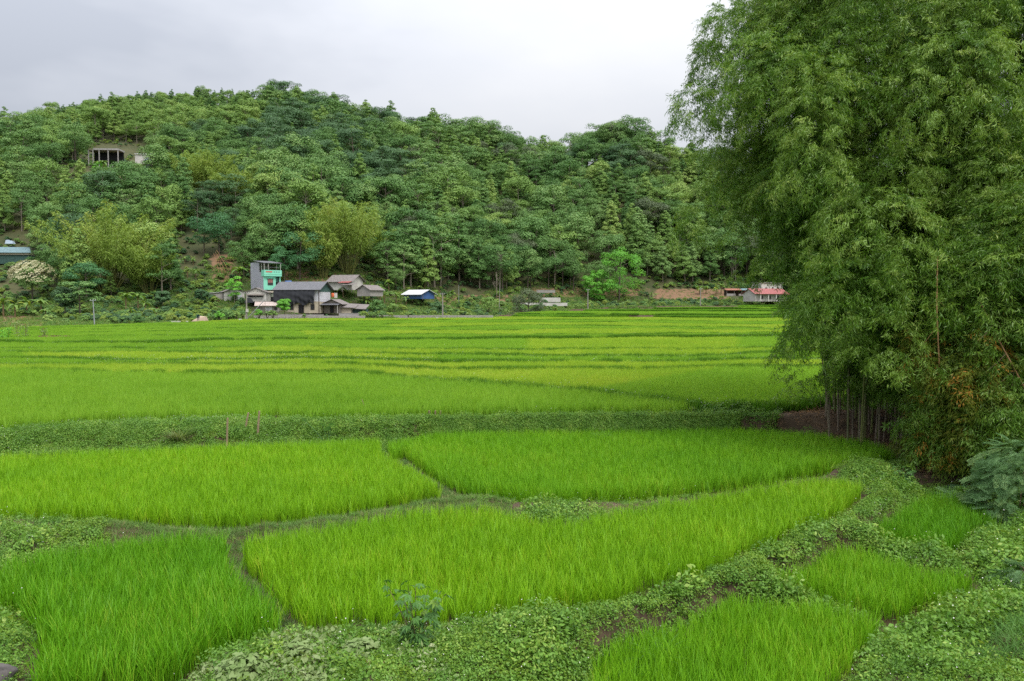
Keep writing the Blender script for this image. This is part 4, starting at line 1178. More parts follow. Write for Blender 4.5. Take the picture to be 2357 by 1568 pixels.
# ---------------------------------------------------------------- ground cover of the bunds and banks
def weed_sprig(mat, seed, n=22, rad=0.16, h=0.22, leaf=0.026, flowers=0, up=0.9):
    r = np.random.default_rng(seed)
    a = r.uniform(0, 6.28, n); q = np.sqrt(r.random(n)) * rad
    pos = np.stack([np.cos(a) * q, np.sin(a) * q, h * r.uniform(0.15, 1.0, n) * (1 - 0.5 * (q / rad) ** 2)], 1)
    nr = np.stack([np.cos(a) * 0.5, np.sin(a) * 0.5, np.full(n, up)], 1) + r.normal(0, 0.55, (n, 3))
    v, f = leaf_quads(pos, nr, leaf * r.uniform(0.6, 1.35, n), 1.9, r)
    parts = [(v, f)]; mats = [M[mat]]; mi = [0] * n
    if flowers:
        fp = np.stack([r.uniform(-rad, rad, flowers), r.uniform(-rad, rad, flowers), h + r.uniform(0.04, 0.2, flowers)], 1)
        v2, f2 = leaf_quads(fp, np.tile([0, -0.5, 0.8], (flowers, 1)) + r.normal(0, 0.3, (flowers, 3)), 0.017, 1.1, r)
        parts.append((v2, f2)); mats.append(M['petal']); mi += [1] * flowers
    v, f = merge(parts)
    return proto('weed_source', mesh_np('weed_sprig', v, f, mats, mi))
def grass_sprig(mat, seed, n=30, sp=0.12, h0=0.06, h1=0.22, w=0.01):
    v, f = blades(n, sp, h0, h1, w, 2, (0.2, 0.9), (0.1, 0.6), np.random.default_rng(seed))
    return proto('grass_source', mesh_np('grass_sprig', v, f, M[mat]))
def litter(seed, n=26):
    r = np.random.default_rng(seed)
    pos = np.stack([r.uniform(-.3, .3, n), r.uniform(-.3, .3, n), r.uniform(0.01, 0.07, n)], 1)
    d = np.stack([r.normal(size=n), r.normal(size=n), r.normal(0, 0.25, n)], 1)
    v, f = leaf_dir(pos, d, r.uniform(0.1, 0.24, n), r.uniform(0.014, 0.025, n), r)
    return proto('litter_source', mesh_np('leaf_litter', v, f, M['litter']))
M['litter'] = foliage('bamboo_litter', (0.16, 0.1, 0.06), (0.33, 0.21, 0.12), (0.45, 0.24, 0.09), trans=0.05, nscale=1.5, tint_amt=0.3, rough=0.9)
M['weed_lime'] = foliage('lime_weed_leaf', (0.11, 0.22, 0.02), (0.22, 0.35, 0.04), None, trans=0.3, nscale=1.2, tint_amt=0.4, rough=0.5)
WEEDS = [weed_sprig('weed', 500, 74), weed_sprig('weed', 501, 70, h=0.22), weed_sprig('weed', 502, 74), weed_sprig('weed', 503, 66, h=0.2, flowers=2),
         weed_sprig('weed_lime', 504, 74, h=0.15), weed_sprig('weed_pale', 505, 34, leaf=0.045, h=0.2), weed_sprig('weed_lime', 506, 84, leaf=0.022, h=0.13),
         grass_sprig('path_grass', 507), grass_sprig('path_grass', 508, h1=0.16), grass_sprig('fine_grass', 509, h1=0.26), grass_sprig('fine_grass', 510, h1=0.34, n=22), grass_sprig('dry_grass', 511, n=9),
         litter(512), litter(513), weed_sprig('weed', 514, 190, rad=0.3, h=0.34, leaf=0.031), weed_sprig('weed_lime', 515, 130, rad=0.24, h=0.3, leaf=0.024), weed_sprig('weed', 516, 80, rad=0.2, h=0.42, leaf=0.042, flowers=1)]
def sample_near(sp0):
    out = []
    y = 8.0
    while y < 44:
        sp = sp0 * (1.0 if y < 19 else (1.25 if y < 28 else 1.55))
        lim = y * 0.86 + 3.5
        xs = np.arange(-lim, lim, sp)
        out.append(np.stack([xs + rng.uniform(-.5, .5, len(xs)) * sp, y + rng.uniform(-.5, .5, len(xs)) * sp, np.full(len(xs), sp)], 1)); y += sp
    return np.concatenate(out)
W = sample_near(0.135)
wz, d1, d2 = near_info(W[:, 0], W[:, 1])
k = d1 > 0.07
W, wz, d1, d2 = W[k], wz[k], d1[k], d2[k]
wcol, wrow = proj((W[:, 0], W[:, 1], wz))
n = len(W); u = rng.random(n); v_ = fbm(W[:, 0] * 0.55, W[:, 1] * 0.55, 201); v2_ = fbm(W[:, 0] * 0.8, W[:, 1] * 0.8, 222)
narrow = (((d1 + d2) < 1.15) & (wcol < 1100)) | ((wrow < 1262) & (wrow > 1120) & (wcol < 1100) & (wcol > 250) & (d1 + d2 < 3.2))
idx = rng.choice([0, 1, 2, 4, 0, 1, 9, 10, 6, 11], n, p=[.16, .16, .14, .12, .08, .08, .1, .06, .07, .03])
idx = np.where((v_ > 0.56) & (u < 0.7), rng.choice([4, 6, 4, 2], n), idx)
idx = np.where((v2_ > 0.6) & (u < 0.45), rng.choice([2, 3, 1], n), idx)
idx = np.where((u > 0.93) & (v_ < 0.6), rng.choice([14, 15, 16], n), idx)
idx = np.where(narrow, rng.choice([7, 8, 7, 8, 9, 0, 11], n, p=[.26, .26, .16, .12, .1, .06, .04]), idx)
# the bund between the two middle paddies is leafy, the one by the front left paddy is grassy
leafy = ((d1 + d2) < 2.2) & (wcol > 1100) & (wrow < 1215) & (wrow > 1060)
idx = np.where(leafy, rng.choice([0, 1, 2, 4, 7, 3], n), idx)
corner = (wcol > 2060 + (1568 - wrow) * 0.9) & (wrow > 1395)
idx = np.where(corner & (v_ < 0.62), rng.choice([9, 10, 9, 10, 8, 0], n), idx)
front = (wrow > 1440) & (wcol > 380) & (wcol < 1250)
idx = np.where(front & (u < 0.5), rng.choice([0, 2, 3, 4, 5, 4], n), idx)
idx = np.where(front & (wcol < 760) & (u < 0.45), 5, idx)
soilz = (((wcol > 1880) & (wcol < 2140) & (wrow > 945) & (wrow < 1040)) | ((wcol > 1700) & (wcol < 1905) & (wrow > 940) & (wrow < 985)) | ((wcol > 2105) & (wcol < 2330) & (wrow > 1035) & (wrow < 1105)))
idx = np.where(soilz, rng.choice([12, 13], n), idx)
keep = np.ones(n, bool)
keep &= ~(soilz & (u < 0.35))
bare = (fbm(W[:, 0] * 1.3, W[:, 1] * 1.3, 251) < 0.2)
keep &= (wcol > -400) & (wcol < 2900)
sc = (W[:, 2] / 0.135) ** 0.75 * rng.uniform(0.8, 1.35, n) * (0.85 + 0.6 * (fbm(W[:, 0] * 0.7, W[:, 1] * 0.7, 231) - 0.4))
bank = (d1 < 1.6) & (wcol > 1150) & (wrow > 1150) & (wcol > 1180 + (1440 - wrow) * 2.2 - 120) & ~narrow
sc = np.where(narrow | leafy, sc * 0.6, sc)
sc = np.where(W[:, 1] > 27, sc * 0.7, sc)
sc = np.where(bank, sc * 1.15, sc)
idx = np.where(bank & (u < 0.35), rng.choice([14, 1, 16, 15], n), idx)
sc = np.where(d1 < 0.3, sc * 0.65, sc)
hump = fbm(W[:, 0] * 1.1, W[:, 1] * 1.1, 261) - 0.5
sc = np.where(~narrow, sc * (1 + 1.1 * hump), sc)
W, wz, idx, sc = W[keep], wz[keep], idx[keep], sc[keep]
gc = scatter('ground_cover', np.stack([W[:, 0], W[:, 1], wz - 0.02], 1), zrot(len(W), 0.15), sc, idx, WEEDS)
tag(gc, 'leafy weeds, small white flowers and grass on the bunds and banks', 'weeds', kind='stuff')
# short grass carpet of the narrow paths
Q = sample_near(0.085); qz, q1, q2 = near_info(Q[:, 0], Q[:, 1]); qc_, qr_ = proj((Q[:, 0], Q[:, 1], qz))
kq = (q1 > 0.03) & (q1 + q2 < 3.2) & (qr_ > 1040) & (qc_ < 1180) & (qc_ > -60) & (qr_ < 1500)
Q, qz = Q[kq], qz[kq]; n = len(Q)
o = scatter('path_grass', np.stack([Q[:, 0], Q[:, 1], qz - 0.01], 1), zrot(n, 0.1), rng.uniform(0.6, 1.05, n), rng.choice([7, 8, 9, 11], n, p=[.42, .42, .1, .06]), WEEDS)
tag(o, 'short dull grass on the narrow paths between the paddies', 'grass', kind='stuff')
# thick weeds on the steep face of the dike
c = rng.uniform(-60, 1790, 22000); r0 = np.interp(c, [a_ for a_, _ in L0], [b_ for _, b_ in L0])
E = np.array([G(a_, b_, 1.05) for a_, b_ in zip(c, r0)]); off = rng.uniform(-0.3, 4.0, len(c)) * np.where(rng.random(len(c)) < 0.6, 0.4, 1.0)
X, Y = E[:, 0] * (1 - off / E[:, 1]), E[:, 1] - off
fz, f1, f2 = near_info(X, Y)
kf = ((f1 > 0.02) | (off < 0)) & (fbm(X * 0.8, Y * 2.0 + fz * 2, 271) > 0.16)
X, Y, fz, off = X[kf], Y[kf], np.where(off[kf] < 0, 1.05, fz[kf]), off[kf]; n = len(X)
rt = zrot(n, 0.25); 
o = scatter('dike_weeds', np.stack([X, Y, fz - 0.02], 1), rt, rng.uniform(0.55, 1.05, n) * (0.7 + 0.7 * fbm(X * 0.6, Y * 0.6, 281)), rng.choice([0, 1, 2, 4, 0, 14, 9, 3], n, p=[.22, .2, .16, .12, .12, .03, .12, .03]), WEEDS)
tag(o, 'thick leafy weeds covering the face of the dike', 'weeds', kind='stuff')
c = rng.uniform(850, 1700, 5200); r0 = np.interp(c, [a_ for a_, _ in L0], [b_ for _, b_ in L0])
E = np.array([G(a_, b_, 1.05) for a_, b_ in zip(c, r0)]); off = rng.uniform(0.0, 0.45, len(c)); zf_ = 1.05 - off / 0.45 * 0.85 + rng.normal(0, 0.06, len(c))
rt = zrot(len(c), 0.2); rt[:, 2] = rng.normal(0, 0.5, len(c)); rt[:, 0] = 0.9
fw = scatter('dike_weeds', np.stack([E[:, 0] * (1 - off / E[:, 1]), E[:, 1] - off - 0.02, zf_], 1), rt, rng.uniform(0.55, 1.0, len(c)), rng.choice([0, 1, 2, 4, 9], len(c), p=[.3, .25, .2, .15, .1]), WEEDS)
tag(fw, 'leafy weeds hanging over the steep right stretch of the dike', 'weeds', kind='stuff')
# dense weeds on the mounded bank beside the sunken plots
Q = sample_near(0.12); dA = edge_dist(FIELDS[0]['poly'], Q[:, 0], Q[:, 1]); inA = inside(FIELDS[0]['poly'], Q[:, 0], Q[:, 1])
dE = np.min([np.where(inside(FIELDS[i]['poly'], Q[:, 0], Q[:, 1]), 0, edge_dist(FIELDS[i]['poly'], Q[:, 0], Q[:, 1])) for i in (4, 5, 6)], axis=0)
kq = (~inA) & (dA > 0.2) & (dE > 0.06) & (dA < 2.6) & (dE < 2.6)
Q = Q[kq]; qz = near_info(Q[:, 0], Q[:, 1])[0]; n = len(Q)
o = scatter('bank_weeds', np.stack([Q[:, 0], Q[:, 1], qz - 0.03], 1), zrot(n, 0.2), rng.uniform(0.7, 1.2, n) * (0.75 + 0.6 * fbm(Q[:, 0] * 0.9, Q[:, 1] * 0.9, 291)), rng.choice([0, 1, 2, 4, 3, 15], n, p=[.3, .24, .24, .14, .03, .05]), WEEDS)
tag(o, 'lush leafy weeds on the curved bank between middle paddy and sunken plots', 'weeds', kind='stuff')
# weeds along the far steps
pts = []
for kk, c0, c1, dens in ((3, 180, 1000, 2600), (3, 1000, 1900, 700), (2, -60, 700, 700), (6, -60, 560, 900), (6, 1640, 1790, 900), (5, -60, 1800, 700), (1, 900, 1800, 500), (4, -60, 1800, 700), (7, -60, 1800, 500), (9, -60, 1800, 500), (12, 850, 1800, 400), (14, 1000, 1800, 400)):
    c = rng.uniform(c0, c1, dens)
    X = np.interp(c, PX, rows[kk][0]); Y = np.interp(c, PX, rows[kk][1]); Z = np.interp(c, PX, rows[kk - 1][2])
    off = rng.uniform(-0.35, 0.5, dens)
    pts.append(np.stack([X * (1 + off / Y), Y + off, Z + np.clip(off, 0, .3) * 0.8], 1))
Pw = np.concatenate(pts); n = len(Pw)
bw = scatter('bund_weeds', Pw, zrot(n, 0.1), rng.uniform(1.0, 1.9, n), rng.choice([0, 1, 3, 4, 9, 7], n), WEEDS)
tag(bw, 'low weeds along the bunds of the far rice terraces', 'weeds', kind='stuff')

# ---------------------------------------------------------------- stakes, tufts, broad leaves on the dike
M['stake'] = solid('weathered_stake', (0.36, 0.27, 0.17), (0.2, 0.14, 0.09), rough=0.85, scale=6, stretch=(1, 1, 0.3))
def stake(x0, y0, x1, y1, r, label):
    p = Vector((*G(x0, y0, 0.9)[:2], 0)); p.z = gz(p.x, p.y)
    q = Vector(At(x1, y1, p.y))
    m_ = MB(); d = q - p; d.z = max(d.z, 0.3)
    m_.tube([Vector((0, 0, -0.15)), d * 0.5, d * 0.98, d], [r, r * 0.95, r * 0.92, r * 0.75], 7)
    o = m_.build('stake', M['stake'], None, loc=p)
    tag(o, label, 'stake', 'stakes on the weedy dike')
stake(521, 999, 524, 962, 0.042, 'shortest of the three bamboo stakes on the left dike')
stake(564, 988, 572, 950, 0.042, 'tilted bamboo stake, middle of three on the left dike')
stake(592, 990, 597, 946, 0.045, 'upright bamboo stake, right of three on the left dike')
stake(988, 968, 988, 946, 0.05, 'thick short stake, left one of the trio in the dike gap')
stake(1002, 968, 1002, 954, 0.04, 'lowest stump, middle one of the trio in the dike gap')
stake(1013, 968, 1014, 953, 0.036, 'slim stump, right one of the trio in the dike gap')
stake(845, 962, 833, 919, 0.016, 'thin leaning stick on the dike, left of the stake trio')

def grass_tuft(x, y, S, label, mat='path_grass', n=260, z=1.0):
    p = Vector((*G(x, y, z)[:2], 0)); p.z = gz(p.x, p.y) - 0.05
    v, f = blades(n, 0.12, 0.55 * S, 1.1 * S, 0.022, 4, (0.15, 0.75), (0.25, 0.8), None, 0.12)
    o = obj('grass_tuft', mesh_np('grass_tuft', v, f, M[mat]), None, p)
    tag(o, label, 'grass tuft', 'tall grass tufts')
grass_tuft(120, 1012, 0.95, 'tall arching grass tuft at the left end of the dike')
grass_tuft(415, 990, 1.0, 'greyish grass tuft on the dike, left of the three stakes')
grass_tuft(1385, 972, 0.85, 'green grass tuft on the dike in front of the far right paddy', 'fine_grass')
grass_tuft(1520, 1478, 0.8, 'long-bladed grass tuft on the bank above the nearest sunken plot', 'fine_grass', 60, -0.2)
grass_tuft(1425, 1465, 0.55, 'small grass tuft halfway up the leafy bank', 'fine_grass', 50, 0.2)

# taro with big heart-shaped leaves
M['taro'] = foliage('taro_leaf', (0.09, 0.22, 0.07), (0.17, 0.32, 0.12), None, trans=0.25, nscale=2, rough=0.45, spec=0.4)
def heart(S):
    pts = [(0, -0.28), (0.2, -0.5), (0.42, -0.42), (0.5, -0.12), (0.4, 0.22), (0.2, 0.5), (0, 0.75), (-0.2, 0.5), (-0.4, 0.22), (-0.5, -0.12), (-0.42, -0.42), (-0.2, -0.5)]
    v = [(0, 0, 0)] + [(x * S, y * S, -0.22 * S * abs(x) - 0.12 * S * max(0, y)) for x, y in pts]
    f = [(0, i + 1, (i + 1) % 12 + 1) for i in range(12)]
    me = bpy.data.meshes.new('leaf'); me.from_pydata(v, [], f); me.materials.append(M['taro']); me.update()
    return me
HEART = heart(0.42)
def taro(leaves, label):
    x, y = leaves[0][0], leaves[0][1] + 18
    p = Vector((*G(x, y, 0.6)[:2], 0)); p.z = gz(p.x, p.y)
    o = empty('taro_plant', p, 0, label, 'taro plant', 'taro plants on the dike')
    for (lx, ly, s, yaw) in leaves:
        q = Vector(At(lx, ly, p.y - 0.15)) - p
        lf = obj('leaf', HEART, o, q, (R.uniform(-1.0, -0.5) + math.pi, 0, yaw), s)
        MB().tube([(R.uniform(-.05, .05), 0, -0.05), q * 0.6 + Vector((0, 0.06, 0.02)), q], [0.012, 0.01, 0.007], 4).build('stem', M['taro'], o)
taro([(512, 974, 0.9, 0.8), (532, 978, 0.75, -0.5), (542, 992, 1.0, 0.1)], 'taro with three broad leaves at the foot of the shortest stake')
taro([(593, 963, 0.85, 0.3), (585, 983, 0.9, 1.4), (560, 984, 0.7, -0.8)], 'taro under the right stake of the left dike')
taro([(755, 988, 0.7, 0.4), (742, 979, 0.6, -0.4), (762, 978, 0.6, 0.2), (700, 968, 0.6, 0)], 'taro low on the dike, midway between stakes and stick')

# ---- tall weed with lobed leaves in the front centre
M['lobed'] = foliage('lobed_leaf', (0.05, 0.15, 0.03), (0.11, 0.25, 0.05), (0.2, 0.33, 0.05), trans=0.25, nscale=3, tint_amt=0.5, rough=0.5, spec=0.4)
def lobed_leaf(S=0.17):
    v = [(0, 0, 0)]; f = []
    for k, (a, L) in enumerate(((-1.5, 0.62), (-0.75, 0.9), (0, 1.0), (0.75, 0.9), (1.5, 0.62))):
        b = len(v); c, s = math.sin(a), math.cos(a)
        for t, w in ((0.5, 0.15), (1.0, 0.0)):
            if w:
                v += [(c * t * L * S - s * w * S, s * t * L * S + c * w * S, -0.05 * S), (c * t * L * S + s * w * S, s * t * L * S - c * w * S, -0.05 * S)]
            else:
                v += [(c * L * S, s * L * S, -0.28 * S)]
        f += [(0, b + 1, b + 2, b)]
    me = bpy.data.meshes.new('leaf'); me.from_pydata(v, [], f); me.materials.append(M['lobed']); me.update()
    return me
LOBED = lobed_leaf()
def lobed_weed(x, y, z, Hp, stems, label, spread=0.45):
    p = Vector((*G(x, y, z)[:2], 0)); p.z = gz(p.x, p.y) - 0.03
    o = empty('lobed_weed', p, 0, label, 'weed')
    for s in range(stems):
        a = s * 6.28 / stems + R.uniform(-0.4, 0.4); sp = R.uniform(0.25, 1.0) * spread; h = Hp * R.uniform(0.72, 1.0)
        tip = Vector((math.cos(a) * sp, math.sin(a) * sp * 0.7, h)); mid = Vector((tip.x * 0.35, tip.y * 0.35, h * 0.5))
        pts = bez((0, 0, 0), mid, tip, 7)
        MB().tube(pts, [0.011, 0.01, 0.009, 0.008, 0.006, 0.005, 0.003], 5).build('stem', M['twig'], o)
        for k in range(13):
            t = 0.15 + 0.85 * k / 12; q = pts[min(6, int(t * 6))].lerp(pts[min(6, int(t * 6) + 1)], t * 6 - int(t * 6))
            b = R.uniform(0, 6.28); L = R.uniform(0.05, 0.2) * (1.2 - 0.6 * t)
            obj('leaf', LOBED, o, q + Vector((math.cos(b) * L, math.sin(b) * L, 0.03)), (R.uniform(-0.7, 0.1), R.uniform(-0.3, 0.3), b - math.pi / 2), R.uniform(0.75, 1.3) * (1.15 - 0.4 * t))
    return o
lobed_weed(958, 1496, 0.3, 1.35, 7, 'tall dark weed with lobed leaves rising in front of the middle paddy', 0.75)
lobed_weed(2085, 1100, 0.2, 0.6, 5, 'broad-leaved weed mound on the bank corner near the bamboo', 0.55)
# pale bush of oval leaves
def oval_bush(x, y, z, S, n, label, mat='weed_pale', leaf=0.075):
    p = Vector((*G(x, y, z)[:2], 0)); p.z = gz(p.x, p.y)
    o = empty('weed_bush', p, 0, label, 'weed')
    d = rng.normal(size=(n, 3)); d /= np.linalg.norm(d, axis=1, keepdims=True); d[:, 2] = np.abs(d[:, 2])
    pos = d * np.array([S, S * 0.7, S * 0.75]) * rng.uniform(0.5, 1, (n, 1)) ** 0.5
    v, f = leaf_quads(pos, d + np.array([0, -0.2, 0.8]) + rng.normal(0, 0.4, (n, 3)), leaf * rng.uniform(0.7, 1.3, n), 1.8)
    t = obj('foliage', mesh_np('foliage', v, f, M[mat]), o); tag(t, kind='stuff')
    for k in range(7):
        q = Vector(pos[k]); MB().tube([(0, 0, -0.05), q * 0.5 + Vector((0, 0, 0.03)), q], [0.008, 0.006, 0.003], 4).build('stem', M['twig'], o)
oval_bush(560, 1540, 0.3, 0.5, 260, 'pale-leaved bush at the bottom, left of centre')
oval_bush(690, 1500, 0.3, 0.42, 210, 'pale-leaved bush between the left paddy corner and the lobed weed')
oval_bush(830, 1490, 0.3, 0.42, 200, 'whitish weed bush just left of the tall lobed weed')
# feathery shrub at the right edge
def feather_frond(seed):
    r = np.random.default_rng(seed); parts = []
    for s in np.linspace(0.15, 1, 9):
        for sd in (-1, 1):
            L = 0.17 * (1.15 - 0.6 * abs(s - 0.5)); m_ = 14
            t = np.linspace(0.1, 1, m_)
            base = np.array([s * 0.42, 0, -0.1 * s * s])
            dirn = np.array([0.45, sd * 0.9, -0.12])
            pos = base + t[:, None] * dirn * L
            for sg in (-1, 1):
                d = np.tile(np.array([0.9, -sd * 0.45, 0]) * sg, (m_, 1)) + r.normal(0, 0.1, (m_, 3))
                parts.append(leaf_dir(pos, d, 0.034, 0.011, r))
    v, f = merge(parts)
    return proto('frond_source', mesh_np('frond', v, f, M['mimosa']))
M['mimosa'] = foliage('feathery_leaf', (0.1, 0.22, 0.08), (0.2, 0.35, 0.14), (0.3, 0.43, 0.15), trans=0.25, nscale=1.0, tint_amt=0.5, rough=0.5, spec=0.35)
FROND = [feather_frond(600 + i) for i in range(3)]
def feather_shrub(x, y, z, W_, H_, n, label, fallback=None):
    p = Vector((*G(x, y, z)[:2], 0)); p.z = gz(p.x, p.y)
    o = empty('feathery_shrub', p, 0, label, 'shrub')
    d = rng.normal(size=(n, 3)); d /= np.linalg.norm(d, axis=1, keepdims=True); d[:, 2] = np.abs(d[:, 2])
    pos = np.array(p) + d * np.array([W_, W_ * 0.8, H_]) * rng.uniform(0.35, 1, (n, 1)) ** 0.5
    az = np.arctan2(d[:, 1], d[:, 0])
    t = scatter('foliage', pos, np.stack([rng.normal(0, 0.3, n), rng.normal(0.15, 0.35, n), az + rng.normal(0, 0.5, n)], 1), rng.uniform(0.7, 1.2, n), rng.integers(0, 3, n), FROND, o, p)
    tag(t, kind='stuff')
    for k in range(9):
        q = Vector(pos[k]) - p; MB().tube([(0, 0, -0.1), q * 0.5 + Vector((0, 0, 0.15)), q], [0.02, 0.014, 0.005], 5).build('stem', M['twig'], o)
feather_shrub(2345, 1165, 0.1, 1.3, 2.6, 420, 'bluish feathery-leaved shrub at the right edge below the bamboo')
feather_shrub(2230, 1150, -0.2, 0.9, 0.4, 110, 'low feathery shrub spreading over the bank above the sunken plot')
feather_shrub(2370, 1330, -0.2, 0.5, 0.55, 70, 'small feathery shrub on the grassy slope at the right edge')
# grey rock in the bottom left corner
p = Vector((*G(10, 1560, 0.1)[:2], 0)); p.z = gz(p.x, p.y)
bm = bmesh.new(); bmesh.ops.create_icosphere(bm, subdivisions=4, radius=1.0)
for v in bm.verts:
    q = v.co.copy(); f_ = 1 + 0.35 * (float(fbm(np.array([q.x * 1.7 + 9]), np.array([q.y * 1.7 + q.z * 1.3 + 5]), 77)[0]) - 0.5)
    v.co = Vector((q.x * 0.4 * f_, q.y * 0.5 * f_, q.z * 0.16 * f_))
me = bpy.data.meshes.new('rock'); bm.to_mesh(me); bm.free()
M['rock'] = solid('grey_rock', (0.13, 0.115, 0.11), (0.05, 0.045, 0.04), rough=0.95, scale=3, bump=0.6)
me.materials.append(M['rock']); me.polygons.foreach_set('use_smooth', [True] * len(me.polygons))
tag(obj('rock', me, None, p + Vector((-0.2, -0.16, 0.06))), 'grey rock in the bottom left corner beside the weeds', 'rock')
# ---------------------------------------------------------------- village at the foot of the hill
M['wall_white'] = solid('white_plaster', (0.62, 0.6, 0.55), (0.42, 0.39, 0.34), rough=0.85, scale=0.6, contrast=(0.25, 0.6))
M['wall_cream'] = solid('cream_plaster', (0.6, 0.52, 0.4), (0.42, 0.36, 0.27), rough=0.85, scale=0.6)
M['wall_grey'] = sheet('grey_sheet_cladding', (0.5, 0.5, 0.55), (0.4, 0.4, 0.45), 'Y', 3.0, 0.6)
M['wall_brick'] = solid('grey_block_wall', (0.42, 0.39, 0.36), (0.26, 0.24, 0.22), rough=0.9, scale=1.6, bump=0.3)
M['mint'] = solid('mint_paint', (0.27, 0.72, 0.52), (0.22, 0.62, 0.45), rough=0.6, scale=0.5)
M['mint_dark'] = solid('mint_darker', (0.16, 0.5, 0.36), None, rough=0.6, scale=0.5)  # darker version of the mint tone, on the recess wall only
M['roof_grey'] = sheet('grey_metal_roof', (0.18, 0.18, 0.195), (0.13, 0.13, 0.14), 'X', 4.0, 0.5)
M['roof_tile'] = sheet('weathered_tile_roof', (0.3, 0.265, 0.25), (0.16, 0.14, 0.13), 'X', 5.0, 0.85, scale=2.2)
M['roof_pale'] = sheet('pale_sheet_roof', (0.62, 0.52, 0.47), (0.42, 0.33, 0.28), 'X', 4.0, 0.7)
M['roof_white'] = sheet('white_sheet_roof', (0.72, 0.72, 0.72), (0.55, 0.55, 0.55), 'X', 4.0, 0.5)
M['roof_teal'] = sheet('teal_metal_roof', (0.2, 0.31, 0.33), (0.15, 0.24, 0.26), 'X', 4.0, 0.5)
M['roof_red'] = sheet('red_metal_roof', (0.4, 0.12, 0.11), (0.3, 0.09, 0.085), 'X', 4.0, 0.5)
M['roof_rust'] = sheet('rusty_roof', (0.42, 0.16, 0.1), (0.25, 0.12, 0.08), 'X', 4.0, 0.8)
M['green_gable'] = sheet('green_sheet', (0.07, 0.14, 0.12), (0.05, 0.1, 0.09), 'X', 4.0, 0.6)
M['panel_white'] = sheet('white_panel', (0.7, 0.7, 0.74), (0.6, 0.6, 0.64), 'Y', 4.0, 0.6)
M['net'] = solid('black_shade_net', (0.045, 0.047, 0.055), (0.03, 0.031, 0.036), rough=0.9, scale=0.7)
M['dark'] = solid('dark_opening', (0.018, 0.018, 0.02), None, rough=0.5, scale=1)
M['wood_dark'] = solid('dark_wood', (0.1, 0.07, 0.055), (0.06, 0.04, 0.03), rough=0.8, scale=2)
M['wood_grey'] = solid('grey_boards', (0.26, 0.23, 0.2), (0.15, 0.13, 0.11), rough=0.9, scale=2, stretch=(4, 1, 0.3))
M['blue'] = solid('blue_tarpaulin', (0.07, 0.15, 0.36), (0.05, 0.11, 0.27), rough=0.5, scale=1)
M['blue_light'] = solid('light_blue_paint', (0.32, 0.45, 0.58), (0.5, 0.55, 0.6), rough=0.6, scale=1)
M['orange'] = solid('orange_plastic', (0.75, 0.16, 0.06), None, rough=0.4, scale=1)
M['beige'] = solid('beige_shutter', (0.5, 0.44, 0.34), (0.4, 0.36, 0.28), rough=0.6, scale=1)
M['shutter'] = sheet('olive_roller_shutter', (0.26, 0.29, 0.22), (0.22, 0.25, 0.19), 'Z', 3.0, 0.6)
M['concrete'] = solid('concrete', (0.42, 0.4, 0.38), (0.28, 0.265, 0.25), rough=0.9, scale=1.5, bump=0.2)
M['concrete_pole'] = solid('pole_concrete', (0.34, 0.31, 0.28), (0.24, 0.21, 0.19), rough=0.9, scale=2)
M['metal'] = solid('galvanised_metal', (0.5, 0.52, 0.54), (0.4, 0.41, 0.43), rough=0.4, metal=0.6, scale=2)
M['glass'] = solid('dark_glass', (0.035, 0.04, 0.045), (0.025, 0.028, 0.03), rough=0.12, spec=0.5, scale=1)
M['curtain'] = solid('reddish_curtain', (0.4, 0.2, 0.17), (0.22, 0.1, 0.09), rough=0.9, scale=4, stretch=(6, 1, 1))
M['red_sign'] = solid('red_lettering', (0.6, 0.07, 0.06), (0.5, 0.16, 0.12), rough=0.6, scale=6)
M['grey_sign'] = solid('grey_lettering', (0.12, 0.2, 0.17), None, rough=0.6, scale=6)
M['stone'] = solid('rubble_stone', (0.42, 0.38, 0.34), (0.2, 0.17, 0.15), rough=0.9, scale=2.5, bump=0.4)
M['purple'] = foliage('purple_leaf', (0.12, 0.02, 0.05), (0.26, 0.05, 0.1), None, trans=0.2, nscale=1, rough=0.6)
M['wire'] = solid('wire', (0.05, 0.05, 0.05), None, rough=0.6)
MPX = lambda D: D / F

def B(root, name, mat, *boxes):
    m = MB()
    for b in boxes: m.box(*b)
    return m.build(name, M[mat], root)
def window(root, x0, x1, z0, z1, y, frame='wood_dark', depth=0.08, bars=2):
    """window set into a wall facing -y at local y: frame proud of the wall, pane behind it"""
    t = 0.07
    f = B(root, 'window', frame, (x0, x0 + t, y - depth, y + 0.03, z0, z1), (x1 - t, x1, y - depth, y + 0.03, z0, z1), (x0 + t, x1 - t, y - depth, y + 0.03, z0, z0 + t), (x0 + t, x1 - t, y - depth, y + 0.03, z1 - t, z1),
          *[(x0 + (x1 - x0) * k / (bars + 1) - 0.02, x0 + (x1 - x0) * k / (bars + 1) + 0.02, y - depth * 0.8, y - 0.02, z0 + t, z1 - t) for k in range(1, bars + 1)])
    B(f, 'pane', 'glass', (x0 + t, x1 - t, y - 0.025, y - 0.005, z0 + t, z1 - t))
    return f
